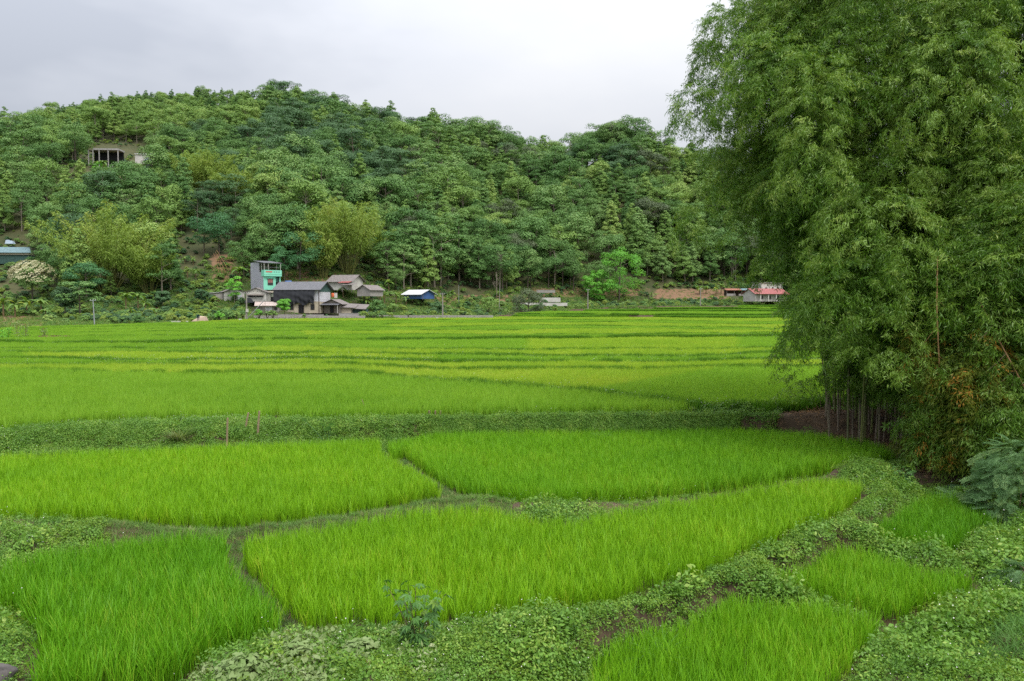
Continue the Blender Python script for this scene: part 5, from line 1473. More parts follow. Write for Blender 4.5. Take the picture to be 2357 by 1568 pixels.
def gable_roof(root, w, d, h, rise, over=0.4, mat='roof_tile', axis='x', x0=0.0, y0=0.0, t=0.09, name='roof'):
    """ridge along x (axis x) or along y; the house body spans x0..x0+w, y0..y0+d"""
    m = MB()
    if axis == 'x':
        k = rise / (d / 2); e = h - over * k
        a, b = x0 - over, x0 + w + over
        m.slab((a, y0 - over, e), (b, y0 - over, e), (b, y0 + d / 2, h + rise), (a, y0 + d / 2, h + rise), t)
        m.slab((a, y0 + d / 2 + 0.004, h + rise), (b, y0 + d / 2 + 0.004, h + rise), (b, y0 + d + over, e), (a, y0 + d + over, e), t)
    else:
        k = rise / (w / 2); e = h - over * k
        a, b = y0 - over, y0 + d + over
        m.slab((x0 - over, b, e), (x0 - over, a, e), (x0 + w / 2, a, h + rise), (x0 + w / 2, b, h + rise), t)
        m.slab((x0 + w / 2 + 0.004, b, h + rise), (x0 + w / 2 + 0.004, a, h + rise), (x0 + w + over, a, e), (x0 + w + over, b, e), t)
    return m.build(name, M[mat], root)
def gable_body(root, w, d, h, rise, mat, axis='x', x0=0.0, y0=0.0, name='wall'):
    m = MB()
    if axis == 'x':
        m.raw([(x0, y0, 0), (x0, y0 + d, 0), (x0, y0 + d, h), (x0, y0 + d / 2, h + rise), (x0, y0, h)] + [(x0 + w, y0, 0), (x0 + w, y0 + d, 0), (x0 + w, y0 + d, h), (x0 + w, y0 + d / 2, h + rise), (x0 + w, y0, h)],
              [(0, 4, 3, 2, 1), (5, 6, 7, 8, 9), (0, 5, 9, 4), (1, 2, 7, 6), (4, 9, 8, 3), (3, 8, 7, 2), (0, 1, 6, 5)])
    else:
        m.prism([(x0, 0), (x0 + w, 0), (x0 + w, h), (x0 + w / 2, h + rise), (x0, h)], y0, y0 + d)
    for i, p in enumerate(m.v):       # keep the walls just under the roof sheets
        if p[2] > h * 0.9: m.v[i] = (p[0], p[1], p[2] - 0.1)
    return m.build(name, M[mat], root)
def at_base(px, py, D):
    return Vector(At(px, py, D))

# --- two-storey house with grey roof and black shade net -------------
D = 206.0; mp = MPX(D)
p = at_base(636, 719, D); p.z -= 0.2
h1 = empty('netted_house', p, math.radians(-13), 'two-storey house with grey metal roof and black net hung across its front', 'house')
Wd, Dp, Hh = 12.1, 6.4, 6.4
B(h1, 'wall', 'wall_cream', (0, Wd, 0, Dp, 0, 3.0)); B(h1, 'upper_wall', 'panel_white', (0.003, Wd - 0.003, 0.003, Dp - 0.003, 3.0, Hh - 0.12))
B(h1, 'side_panel', 'panel_white', (Wd, Wd + 0.06, 0.9, Dp - 0.3, 2.9, Hh - 0.9))
m = MB(); m.raw([(Wd + 0.02, -0.2, Hh - 0.12), (Wd + 0.02, Dp + 0.2, Hh - 0.12), (Wd + 0.02, Dp / 2, Hh + 1.62), (Wd - 0.1, -0.2, Hh - 0.12), (Wd - 0.1, Dp + 0.2, Hh - 0.12), (Wd - 0.1, Dp / 2, Hh + 1.62)], [(0, 1, 2), (5, 4, 3), (0, 3, 4, 1), (1, 4, 5, 2), (2, 5, 3, 0)]).build('gable', M['green_gable'], h1)
B(h1, 'gable_skirt', 'green_gable', (Wd + 0.07, Wd + 0.1, 0.2, Dp - 0.1, Hh - 0.95, Hh - 0.1))
gable_roof(h1, Wd, Dp, Hh, 1.75, 0.75, 'roof_grey')
B(h1, 'corner_post', 'wood_dark', (Wd - 0.12, Wd + 0.05, -0.14, -0.01, 0, Hh - 0.3))
# the net, sagging in folds
nx, nz = 64, 18; nv = []; nf = []
for i in range(nx + 1):
    s = i / nx; x = -0.4 + s * 11.6
    bot = 2.2 + 0.55 * abs(math.sin(s * 9.0)) ** 2 * 0.5 - (0.5 if s < 0.42 else 0.0) + 0.9 * max(0, s - 0.9) * 6 * 0.3
    bot += 0.25 * math.sin(s * 23)
    for j in range(nz + 1):
        t = j / nz; z = Hh - 0.35 + (bot - Hh + 0.35) * t
        fold = 0.10 * math.sin(s * 60 + 2.2 * math.sin(t * 3)) * (0.3 + t) + 0.12 * math.sin((s * 3 - t * 2.2) * 6) * t
        nv.append((x + (0.5 * (1 - t) * 0 - 0.25 * t * (s > 0.9)), -0.55 - 0.25 * math.sin(t * 3.1) + fold, z))
for i in range(nx):
    for j in range(nz):
        a = i * (nz + 1) + j; nf.append((a, a + 1, a + nz + 2, a + nz + 1))
me = bpy.data.meshes.new('shade_net'); me.from_pydata(nv, [], nf); me.materials.append(M['net']); me.polygons.foreach_set('use_smooth', [True] * len(nf)); me.update()
tag(obj('shade_net', me, None, h1.location, h1.rotation_euler), 'black shade net sagging in folds from the grey eaves', 'net')
f = B(h1, 'door', 'wood_dark', (6.3, 6.4, -0.07, 0.02, 0, 2.25), (7.75, 7.85, -0.07, 0.02, 0, 2.25), (6.4, 7.75, -0.07, 0.02, 2.13, 2.25), (7.04, 7.1, -0.06, 0.0, 0, 2.13))
B(f, 'pane', 'dark', (6.4, 7.75, -0.03, -0.005, 0, 2.13))
window(h1, 3.9, 4.9, 0.8, 2.2, 0); window(h1, 9.7, 10.8, 0.85, 2.3, 0)
# --- wooden lean-to at its right side
p2 = at_base(744, 719, D - 1); p2.z -= 0.2
o = empty('board_hut', p2, math.radians(-13), 'weathered board hut with sagging grey roof leaning on the netted house', 'hut')
gable_body(o, 4.6, 4.2, 2.5, 1.1, 'wood_grey', 'y', 0.2, 0); gable_roof(o, 5.2, 4.2, 2.5, 1.1, 0.5, 'roof_tile', 'y', -0.1, 0)
m = MB().slab((-0.4, -1.6, 2.15), (4.9, -1.6, 2.15), (4.9, 0.3, 2.6), (-0.4, 0.3, 2.6), 0.08).build('porch_roof', M['roof_grey'], o)
for x in (-0.2, 4.6): B(o, 'post', 'wall_white', (x, x + 0.1, -1.5, -1.4, 0, 2.1))
f = B(o, 'door', 'wood_dark', (1.9, 2.0, -0.07, 0.02, 0, 2.0), (2.9, 3.0, -0.07, 0.02, 0, 2.0), (2.0, 2.9, -0.07, 0.02, 1.9, 2.0)); B(f, 'opening', 'dark', (2.0, 2.9, -0.03, -0.004, 0, 1.9))
p3 = at_base(783, 720, D - 1.5); p3.z -= 0.25
o = empty('low_shed', p3, math.radians(-8), 'low shed with drooping thatch-grey roof at the right end of the yard', 'shed')
B(o, 'wall', 'wall_cream', (0.2, 2.9, 0, 2.5, 0, 1.7)); B(o, 'back_wall', 'green_gable', (2.9, 6.6, 1.0, 2.5, 0, 1.2))
MB().slab((-0.3, -0.6, 1.75), (4.2, -0.6, 1.55), (4.2, 2.8, 2.5), (-0.3, 2.8, 2.7), 0.12).build('roof', M['roof_tile'], o)
MB().slab((4.25, -0.5, 1.35), (6.9, -0.5, 1.2), (6.9, 2.8, 2.35), (4.25, 2.8, 2.48), 0.12).build('roof', M['roof_tile'], o)
for x in (3.2, 6.3): B(o, 'post', 'wood_grey', (x, x + 0.1, -0.3, -0.2, 0, 1.4))
# orange tank on the lean-to
p = at_base(766, 684, D + 1.5)
m = MB().tube([(0, 0, 0), (0, 0, 0.1), (0, 0, 0.85), (0, 0, 1.0), (0, 0, 1.05)], [0.3, 0.38, 0.38, 0.25, 0.1], 12)
tag(m.build('barrel', M['orange'], None, True, p), 'orange barrel on the hut roof against the white side panel', 'barrel')
p = at_base(772, 686, D + 1.6); m = MB().box(-0.3, 0.4, 0, 0.6, 0, 1.25); m.box(-0.34, 0.44, -0.04, 0.64, 1.25, 1.32)
tag(m.build('water_tank', M['wall_white'], None, False, p), 'pale square water tank just right of the orange barrel', 'tank')
# blue tank behind the ridge
p = at_base(664, 650, D + 9)
m = MB().tube([(-0.9, 0, 0), (-0.8, 0, 0), (0.8, 0, 0), (0.9, 0, 0)], [0.2, 0.45, 0.45, 0.2], 12)
tag(m.build('barrel', M['blue'], None, True, p), 'blue barrel showing just above the grey roof ridge', 'barrel')

# --- mint-green narrow house ------------------------------------------
D = 214.0
p = at_base(607.5, 693, D)
h2 = empty('mint_house', p, math.radians(40), 'narrow three-storey mint-green house with grey side wall and canopy on top', 'house')
w2, d2_, z1, z2, z3 = 4.7, 8.8, 3.0, 7.0, 8.3
B(h2, 'side_wall', 'wall_grey', (0.0, 0.12, 0.0, d2_, 0, z3 - 0.55)); B(h2, 'side_wall', 'wall_grey', (w2 - 0.12, w2, 0.0, d2_, 0, z3 - 0.55)); B(h2, 'back_wall', 'wall_grey', (0.125, w2 - 0.125, d2_ - 0.12, d2_, 0, z3 - 0.55))
B(h2, 'floor_slab', 'concrete', (0.13, w2 - 0.13, 0.3, d2_ - 0.13, z1 - 0.1, z1 + 0.1), (0.13, w2 - 0.13, 0.3, d2_ - 0.13, z2 - 0.2, z2))
xr = 3.35
B(h2, 'front_wall', 'mint', (-0.05, xr, -0.12, -0.002, z1, z2 - 0.05), (xr + 1.05, w2 + 0.05, -0.12, -0.002, z1, z2 - 0.05))
B(h2, 'recess_wall', 'mint_dark', (xr + 0.003, xr + 1.047, 0.8, 0.9, z1, z2 - 0.05))
B(h2, 'recess_floor', 'concrete', (xr + 0.003, xr + 1.047, -0.12, 0.8, z1 - 0.1, z1))
f = B(h2, 'door', 'wood_dark', (xr + 0.12, xr + 0.2, 0.72, 0.797, z1, z1 + 2.2), (xr + 0.85, xr + 0.93, 0.72, 0.797, z1, z1 + 2.2), (xr + 0.2, xr + 0.85, 0.72, 0.797, z1 + 2.1, z1 + 2.2)); B(f, 'pane', 'glass', (xr + 0.2, xr + 0.85, 0.76, 0.79, z1, z1 + 2.1))
B(h2, 'parapet', 'mint', (-0.1, w2 + 0.15, -0.65, -0.5, z2 - 0.35, z3), (-0.1, 0.03, -0.5, 1.2, z2 - 0.35, z3), (w2 + 0.02, w2 + 0.15, -0.5, 1.2, z2 - 0.35, z3), (0.03, w2 + 0.02, -0.5, 0.29, z2 - 0.34, z2 - 0.2))
B(h2, 'parapet_band', 'mint', (-0.14, w2 + 0.19, -0.7, -0.652, z2 + 0.18, z2 + 0.28))
# lettering on the parapet: a red plaque and three small grey marks
B(h2, 'sign', 'red_sign', (0.35, 2.15, -0.69, -0.653, z3 - 0.62, z3 - 0.32))
for k in range(3):
    x = 2.6 + k * 0.68
    B(h2, 'sign', 'grey_sign', (x, x + 0.07, -0.685, -0.653, z3 - 0.62, z3 - 0.38), (x + 0.1, x + 0.16, -0.685, -0.653, z3 - 0.62, z3 - 0.35), (x + 0.19, x + 0.26, -0.685, -0.653, z3 - 0.6, z3 - 0.42))
f = window(h2, 1.05, 2.55, z1 + 1.25, z1 + 3.0, -0.12, 'wood_dark', 0.07, 1)
B(f, 'curtain', 'curtain', (1.15, 2.45, -0.16, -0.15, z1 + 1.9, z1 + 2.9)); B(h2, 'window_hood', 'mint', (0.7, 2.9, -0.42, -0.123, z1 + 3.1, z1 + 3.18))
B(h2, 'shop_lintel', 'beige', (0.5, w2 - 0.3, -0.2, 0.05, z1 - 0.75, z1 - 0.3)); B(h2, 'roller_shutter', 'shutter', (0.55, w2 - 0.4, 0.06, 0.12, 1.1, z1 - 0.75)); B(h2, 'shop_opening', 'dark', (0.55, w2 - 0.4, 0.2, 0.25, 0, 1.1))
B(h2, 'pillar', 'wall_white', (0.15, 0.4, -0.1, 0.2, 0, z1 - 0.1), (w2 - 0.35, w2 - 0.13, -0.1, 0.2, 0, z1 - 0.1))
# canopy on the roof terrace
B(h2, 'terrace_wall', 'wall_grey', (0.0, 0.1, 2.9, d2_, z3 - 0.55, z3 + 2.2)); B(h2, 'terrace_back_wall', 'shutter', (0.1, 3.2, 5.6, 5.7, z2, z3 + 2.0))
MB().slab((-0.3, -0.5, z3 + 1.95), (w2 + 0.45, -0.5, z3 + 1.95), (w2 + 0.2, d2_ - 2.5, z3 + 2.75), (-0.3, d2_ - 2.5, z3 + 2.75), 0.1).build('canopy', M['roof_grey'], h2)
for x, y, z in ((0.02, -0.4, z3), (1.2, -0.3, z3), (3.0, 3.0, z2), (w2 - 0.1, -0.4, z3), (w2 - 0.1, 2.2, z2), (0.02, 1.4, z3 - 0.55)):
    B(h2, 'post', 'wall_white', (x, x + 0.09, y, y + 0.09, z, z3 + 1.86 + (y + 0.5) * 0.12))
B(h2, 'railing', 'metal', (0.1, w2, -0.38, -0.34, z3 + 0.75, z3 + 0.79))

# --- pale low houses left of it -----------------------------------------
p = at_base(487, 693, 211); 
o = empty('low_white_house', p, math.radians(28), 'long low whitewashed house half hidden by papaya, left of the mint house', 'house')
gable_body(o, 5.2, 8.0, 2.6, 1.0, 'wall_white', 'y', 3.2, 0); gable_roof(o, 5.2, 8.0, 2.6, 1.0, 0.35, 'roof_tile', 'y', 3.2, 0)
B(o, 'side_room', 'wall_brick', (0, 3.19, 1.0, 6.0, 0, 2.1)); MB().slab((-0.3, 0.7, 2.15), (3.18, 0.7, 2.5), (3.18, 6.3, 2.5), (-0.3, 6.3, 2.15), 0.08).build('side_roof', M['roof_white'], o)
f = B(o, 'door', 'panel_white', (6.6, 7.7, -0.06, -0.002, 0, 2.1)); window(o, 0.6, 1.2, 0.8, 1.6, 1.0)
for k in range(4): B(o, 'vent_hole', 'dark', (4.4 + k * 0.8, 4.55 + k * 0.8, -0.012, -0.002, 2.75, 2.9))
p = at_base(566, 694, 209)
o = empty('pale_gable_house', p, math.radians(6), 'pale gabled house with row of vent holes between the low white house and mint house', 'house')
gable_body(o, 5.2, 6.5, 2.55, 1.1, 'wall_white', 'y'); gable_roof(o, 5.2, 6.5, 2.55, 1.1, 0.4, 'roof_tile', 'y')
for k in range(4): B(o, 'vent_hole', 'dark', (1.0 + k * 0.95, 1.16 + k * 0.95, -0.012, -0.002, 2.55, 2.72))
B(o, 'opening', 'dark', (0.6, 4.4, -0.012, -0.002, 1.15, 1.75)); B(o, 'post', 'wall_white', (2.5, 2.6, -0.08, -0.014, 0, 1.8))
MB().slab((0.3, -0.9, 1.65), (4.7, -0.9, 1.6), (4.7, -0.02, 1.95), (0.3, -0.02, 1.95), 0.04).build('awning', M['wood_grey'], o)
p = at_base(563, 697, 206); m = MB()
m.raw([(-0.1, 0, 0), (1.7, 0, 0), (1.9, 1.4, 0), (0, 1.4, 0), (0.35, 0.3, 1.15), (1.25, 0.35, 1.3), (1.45, 1.2, 1.1), (0.3, 1.1, 1.0)], [(3, 2, 1, 0), (4, 5, 6, 7), (0, 1, 5, 4), (1, 2, 6, 5), (2, 3, 7, 6), (3, 0, 4, 7)])
tag(m.build('tarpaulin_heap', M['net'], None, False, p), 'dark blue-grey covered heap beside the pale gabled house', 'heap')

# --- small hut with pinkish sheet roof in front ---------------------------
p = at_base(596, 720, 203); p.z -= 0.2
o = empty('pink_roof_hut', p, math.radians(4), 'small hut with pinkish sheet roof in front of the mint house', 'hut')
B(o, 'wall', 'wall_brick', (0, 5.0, 0, 3.2, 0, 2.25)); MB().slab((-0.9, -0.9, 2.0), (5.0, -0.9, 2.0), (5.0, 2.6, 3.0), (-1.6, 2.6, 3.0), 0.09).build('roof', M['roof_pale'], o)
f = B(o, 'door', 'panel_white', (1.6, 2.45, -0.06, -0.002, 0, 1.9), (2.5, 3.3, -0.06, -0.002, 0, 1.9)); window(o, 3.9, 4.6, 0.9, 1.6, 0)

# --- two grey-tiled houses behind -------------------------------------------
p = at_base(757, 668, 224)
o = empty('tiled_house', p, math.radians(-22), 'old house with grey tiled roof and red lean-to up behind the netted house', 'house')
gable_body(o, 7.6, 5.6, 2.7, 1.6, 'wall_white'); gable_roof(o, 7.6, 5.6, 2.7, 1.6, 0.7, 'roof_tile')
MB().slab((4.5, -2.2, 2.0), (7.9, -2.2, 2.0), (7.9, -0.2, 2.5), (4.5, -0.2, 2.5), 0.08).build('lean_to_roof', M['roof_red'], o)
MB().slab((6.0, -3.0, 1.4), (9.6, -3.0, 1.4), (9.6, -0.4, 1.9), (6.0, -0.4, 1.9), 0.08).build('porch_roof', M['roof_tile'], o)
for x in (6.3, 9.3): B(o, 'post', 'wood_grey', (x, x + 0.1, -2.9, -2.8, -0.6, 1.35))
p = at_base(822, 682, 219)
o = empty('grey_gable_shed', p, math.radians(-30), 'grey-roofed gabled shed among bananas, right of the netted house', 'shed')
gable_body(o, 4.6, 5.5, 1.9, 1.2, 'wall_brick', 'y'); gable_roof(o, 4.6, 5.5, 1.9, 1.2, 0.45, 'roof_tile', 'y')

# --- blue hut -------------------------------------------------------------------
p = at_base(929, 688, 232)
o = empty('blue_hut', p, math.radians(-38), 'low hut with white sheet roof and bright blue gable wall', 'hut')
gable_body(o, 7.0, 5.6, 1.5, 1.15, 'blue'); gable_roof(o, 7.0, 5.6, 1.5, 1.15, 0.7, 'roof_white')
for y in (0.3, 5.1): B(o, 'post', 'wood_grey', (7.4, 7.5, y, y + 0.1, -0.3, 1.2))

# --- right-hand hamlet ------------------------------------------------------------
D = 286.0
p = at_base(1738, 694, D)
o = empty('red_roof_house', p, math.radians(-6), 'single-storey cream house with red metal roof beside the bamboo', 'house')
gable_body(o, 14.0, 7.0, 3.0, 1.7, 'wall_white'); gable_roof(o, 14.0, 7.0, 3.0, 1.7, 0.5, 'roof_red')
o.rotation_euler[2] = math.radians(20)
for x in (1.2, 4.6, 8.0): B(o, 'pillar', 'wall_white', (x, x + 0.35, -1.4, -1.05, 0, 2.75))
MB().slab((0.2, -1.7, 2.68), (13.8, -1.7, 2.68), (13.8, -0.52, 2.98), (0.2, -0.52, 2.98), 0.07).build('porch_roof', M['roof_red'], o)
window(o, 2.2, 3.4, 0.8, 2.1, 0); window(o, 5.4, 6.8, 0.8, 2.1, 0); window(o, 9.0, 10.2, 0.8, 2.1, 0)
p = at_base(1752, 690, D + 14)
o = empty('white_block_house', p, math.radians(14), 'white two-storey block house behind the red roof', 'house')
B(o, 'wall', 'wall_white', (0, 9.0, 0, 7, 0, 6.3)); MB().slab((-0.3, -0.3, 6.55), (9.3, -0.3, 6.55), (9.3, 7.3, 6.75), (-0.3, 7.3, 6.75), 0.2).build('roof', M['concrete'], o)
window(o, 1.6, 2.5, 3.2, 4.6, 0); window(o, 4.6, 5.1, 4.2, 4.8, 0, bars=0); window(o, 6.6, 7.5, 3.2, 4.6, 0)
p = at_base(1672, 681, D + 10)
o = empty('open_shed', p, math.radians(2), 'open shed with rusty red and teal roof sheets left of the red-roofed house', 'shed')
B(o, 'back_wall', 'wood_dark', (0, 8.4, 3.0, 3.15, 0, 2.2)); B(o, 'low_wall', 'wall_brick', (0, 3.4, -0.1, 0.1, 0, 0.8), (4.6, 8.4, -0.1, 0.1, 0, 0.7))
MB().slab((-0.3, -0.6, 2.1), (5.6, -0.6, 2.1), (5.9, 3.4, 2.75), (0.2, 3.4, 2.75), 0.08).build('roof', M['roof_rust'], o)
MB().slab((5.65, -0.6, 2.12), (8.4, -0.6, 2.12), (8.9, 3.4, 2.77), (5.95, 3.4, 2.77), 0.08).build('roof', M['roof_teal'], o)
for x in (0.0, 2.8, 5.6, 8.2): B(o, 'post', 'wood_grey', (x, x + 0.12, -0.3, -0.18, 0, 2.05))
# --- left edge houses ---------------------------------------------------------------
p = at_base(-40, 598, 236)
o = empty('teal_roof_house', p, math.radians(6), 'house with teal metal roof and cream eaves at the left edge above the flowering tree', 'house')
B(o, 'wall', 'green_gable', (0, 13.0, 0, 6, -1.2, 1.5)); B(o, 'fascia', 'beige', (-0.2, 13.2, -0.3, -0.004, 1.5, 2.1)); B(o, 'wall', 'wall_cream', (0.05, 12.95, 0, 5.9, 1.5, 2.1))
MB().slab((-0.6, -0.7, 2.15), (13.9, -0.7, 2.15), (11.6, 3.4, 4.0), (-0.6, 3.4, 4.0), 0.1).build('roof', M['roof_teal'], o)
p = at_base(20, 561, 241); m = MB().raw([(-1.2, 0, 0), (1.3, 0, 0), (1.2, 1.5, 0), (-1.1, 1.5, 0), (-1.0, 0.2, 1.1), (0.9, 0.3, 0.9), (0.8, 1.3, 0.8), (-0.8, 1.2, 1.2)], [(3, 2, 1, 0), (4, 5, 6, 7), (0, 1, 5, 4), (1, 2, 6, 5), (2, 3, 7, 6), (3, 0, 4, 7)])
tag(m.build('tarpaulin_heap', M['blue_light'], None, False, p), 'blue and white tarpaulin heap above the teal roof', 'heap')
p = at_base(97, 585, 246)
o = empty('grey_roof_shed', p, math.radians(10), 'shed with pale grey roof between trees, right of the teal-roofed house', 'shed')
B(o, 'wall', 'wood_grey', (0, 5.8, 0, 4, 0, 1.7)); MB().slab((-0.4, -0.5, 1.6), (6.2, -0.5, 1.6), (6.0, 4.3, 2.9), (0.2, 4.3, 2.9), 0.08).build('roof', M['roof_white'], o)
# --- unfinished concrete frame on the spur ----------------------------------------------
D = 322.0
p = at_base(208, 372, D)
zf = float(hill_z(p.x, p.y)); p.z = min(p.z, zf + 0.6)
o = empty('concrete_frame', p, math.radians(3), 'unfinished open concrete frame with flat slab roof high on the left slope', 'building'); o.scale = (0.8, 0.8, 0.85)
top = float(row_z(339, D)) - p.z
B(o, 'roof_slab', 'concrete', (1.6, 14.0, -0.3, 7.0, top - 0.75, top)); B(o, 'back_wall', 'dark', (-1.0, 13.6, 6.7, 6.95, 0, top - 0.75)); B(o, 'left_roof', 'wood_grey', (-1.5, 1.58, 0.2, 7.0, top - 1.0, top - 0.7))
for x in (-1.0, 1.2, 4.2, 8.6, 13.4): B(o, 'column', 'concrete', (x, x + 0.4, -0.2, 0.2, -2.5, top - 0.76))
for x in (10.2, 11.6, 13.2): B(o, 'stub_column', 'concrete', (x, x + 0.3, -2.2, -1.9, -4.5, -0.6))
p = at_base(311, 366, D + 2)
o = empty('white_hill_shed', p, math.radians(-4), 'small pale shed with sloping roof right of the concrete frame', 'shed')
B(o, 'wall', 'wall_white', (0, 6.2, 0, 4, -2.0, 1.6)); MB().slab((-0.2, -0.4, 2.0), (6.4, -0.4, 1.7), (6.4, 4.2, 2.6), (-0.2, 4.2, 3.0), 0.1).build('roof', M['roof_white'], o)
p = at_base(332, 372, D - 2)
o = empty('blue_roof_hut', p, 0, 'tiny shrine-like hut with light blue roof in front of the pale hill shed', 'hut')
gable_body(o, 2.2, 1.6, 0.5, 1.0, 'blue_light', 'y'); gable_roof(o, 2.2, 1.6, 0.5, 1.0, 0.25, 'blue_light', 'y')
B(o, 'base', 'net', (0.1, 2.1, 0.1, 1.5, -2.6, -0.003))

# ---------------------------------------------------------------- walls and small yard things
def rubble_wall(c0, c1, r0, r1, Y, h, label):
    a = at_base(c0, r0, Y); b = at_base(c1, r1, Y); a.z -= 0.2; b.z -= 0.2
    L = (b - a).length; o = empty('stone_wall', a, math.atan2(b.y - a.y, b.x - a.x), label, 'wall')
    B(o, 'core', 'concrete', (0, L, 0.06, 0.34, -0.4, h - 0.1))
    v = []; f = []; 
    rows_n = int(h / 0.24); per = int(L / 0.36)
    for i in range(rows_n):
        for j in range(per):
            x = (j + R.uniform(-.25, .25) + 0.5 * (i % 2)) * 0.36; z = (i + 0.5) * 0.24 + R.uniform(-.05, .05); s = R.uniform(0.7, 1.2)
            b0 = len(v); hx, hz, hy = 0.17 * s, 0.115 * s, 0.08 * s
            v += [(x - hx, 0.07, z - hz * .6), (x - hx * .5, 0.07, z + hz), (x + hx * .6, 0.07, z + hz * .9), (x + hx, 0.07, z - hz * .3), (x + hx * .2, 0.07, z - hz), (x + R.uniform(-.04, .04), 0.06 - hy, z)]
            f += [(b0 + q, b0 + 5, b0 + (q + 1) % 5) for q in range(5)]
    me = bpy.data.meshes.new('stones'); me.from_pydata(v, [], f); me.materials.append(M['stone']); me.update()
    s = obj('stones', me, o); tag(s, kind='stuff')
rubble_wall(585, 840, 733, 733, field_d(712, 733), 0.9, 'rubble stone wall along the field below the netted house')
rubble_wall(846, 1135, 731, 728, field_d(990, 729), 0.8, 'long grey rubble wall edging the terrace below the blue hut')
def plain_wall(c0, c1, r0, Y, h, mat, label, rz=0.0, top=None):
    a = at_base(c0, r0, Y); b = at_base(c1, r0, Y); L = b.x - a.x
    o = empty('wall_run', a, rz, label, 'wall')
    m = MB().box(0, L, 0, 0.2, -0.5, h)
    m.build('wall_body', M[mat], o); B(o, 'coping', 'concrete', (-0.04, L + 0.04, -0.04, 0.24, h + 0.002, h + 0.06))
    return o
plain_wall(1196, 1306, 701, 262, 0.55, 'wall_white', 'long low white wall below the bright round tree')
plain_wall(1242, 1290, 692, 272, 1.0, 'wall_white', 'taller white retaining wall stepping above the long low wall')
plain_wall(1235, 1278, 671, 290, 0.5, 'wall_brick', 'short grey wall under the pale multi-stemmed trunks')
plain_wall(780, 850, 727, field_d(815, 727) + 2, 0.55, 'concrete', 'grey concrete yard wall in front of the low shed')
plain_wall(640, 745, 727, field_d(690, 727) + 2, 0.25, 'wall_brick', 'low yard wall in front of the netted house')
def slab_marker(c, r, Y, w, h, label, n=1):
    Y = field_d(c, r); w *= Y / 170; h *= Y / 170; p = at_base(c, r, Y); p.z -= 0.3
    m = MB()
    for k in range(n): m.hexa([(k * (w + 0.03), 0, 0), (k * (w + 0.03) + w, 0, 0), (k * (w + 0.03) + w, 0.12, 0), (k * (w + 0.03), 0.12, 0)], [(k * (w + 0.03) + 0.02, 0, h + 0.3), (k * (w + 0.03) + w - 0.02, 0, h + 0.28 - 0.04 * (k % 2)), (k * (w + 0.03) + w - 0.02, 0.1, h + 0.28), (k * (w + 0.03) + 0.02, 0.1, h + 0.3)])
    tag(m.build('field_marker', M['wall_white'], None, False, p), label, 'panel')
slab_marker(394, 747, 167, 0.38, 0.75, 'row of upright pale boards at the field edge, left of the road pole', 5)
slab_marker(428, 747, 167, 0.5, 0.75, 'single pale board just right of the board row')
slab_marker(549, 742, 176, 0.72, 0.75, 'weathered pale board in the field below the pink-roofed hut')
slab_marker(1003, 737, 190, 0.6, 0.6, 'small grey board standing in the rice near the concrete pole')

# ---------------------------------------------------------------- poles and wires
def pole(c, r0, r1, Y, rad, label, arm=True, lean=0.0, mat='concrete_pole', braces=False):
    if r0 > 702: Y = field_d(c, r0)
    p = at_base(c, r0, Y); p.z -= 0.4
    h = (r0 - r1) * Y / F + 0.4
    o = empty('utility_pole', p, 0, label, 'utility pole', 'poles along the valley')
    o.rotation_euler = (0, lean, 0)
    MB().tube([(0, 0, 0), (0, 0, h * 0.5), (0, 0, h)], [rad * 1.25, rad * 1.05, rad * 0.8], 8).build('shaft', M[mat], o)
    if arm:
        B(o, 'crossarm', 'metal', (-0.55, 0.55, -0.05, 0.05, h - 0.35, h - 0.27))
        for x in (-0.48, 0.0, 0.48): MB().tube([(x, 0, h - 0.27), (x, 0, h - 0.2), (x, 0, h - 0.1)], [0.05, 0.065, 0.03], 8).build('insulator', M['wall_white'], o)
    return p + Vector((math.sin(lean) * h, 0, math.cos(lean) * h - 0.15))
t1 = pole(218, 750, 688, 168, 0.09, 'thin pale steel pole at the field edge on the left', True, -0.04, 'metal')
t2 = pole(568, 731, 672, 198, 0.14, 'concrete pole with braces in front of the pink-roofed hut')
t3 = pole(1019, 728, 674, 205, 0.14, 'concrete pole in front of the round bushes below the blue hut')
t4 = pole(1353, 708, 665, 255, 0.15, 'concrete pole standing in front of the bright round tree')
t5 = pole(1612, 706, 663, 262, 0.15, 'concrete pole in front of the red soil terraces')
t6 = pole(1056, 693, 656, 240, 0.05, 'thin pole on the garden slope right of the blue hut', False, 0.0, 'metal')
t7 = pole(1149, 704, 650, 236, 0.06, 'slim grey pole beside the bare tree', False, 0.03)
# meter box and slanting brace of the braced pole
o = [q for q in bpy.data.objects if q.get('label', '').startswith('concrete pole with braces')][0]
B(o, 'meter_box', 'wall_white', (-0.1, 0.45, -0.3, -0.16, 1.6, 2.3)); B(o, 'stay_guard', 'wall_white', (-0.32, -0.18, -0.25, -0.12, 0.2, 1.5))
MB().tube([(0.1, -0.3, 0.1), (4.2, -0.2, 4.4)], 0.08, 6).build('brace', M['metal'], o)
for c, r0, r1 in ((610, 724, 690), (605, 726, 700)):
    pole(c, r0, r1, 201, 0.05, 'thin stick pole by the pink-roofed hut, %s one' % ('left' if c == 605 else 'right'), False, 0.02, 'wood_grey')
pole(744, 727, 695, 201.5, 0.05, 'thin pole in the yard before the netted house door', False, 0.0, 'wood_grey') if False else pole(677, 730, 696, 200.5, 0.05, 'thin pole in the yard before the netted house door', False, 0.0, 'wood_grey')
def wire(a, b, sag, label):
    m = MB(); pts = []
    for i in range(13):
        t = i / 12; q = a.lerp(b, t); q.z -= sag * 4 * t * (1 - t); pts.append(q - a)
    m.tube(pts, 0.016, 4); tag(m.build('wire', M['wire'], None, False, a), label, 'wire', 'overhead wires')
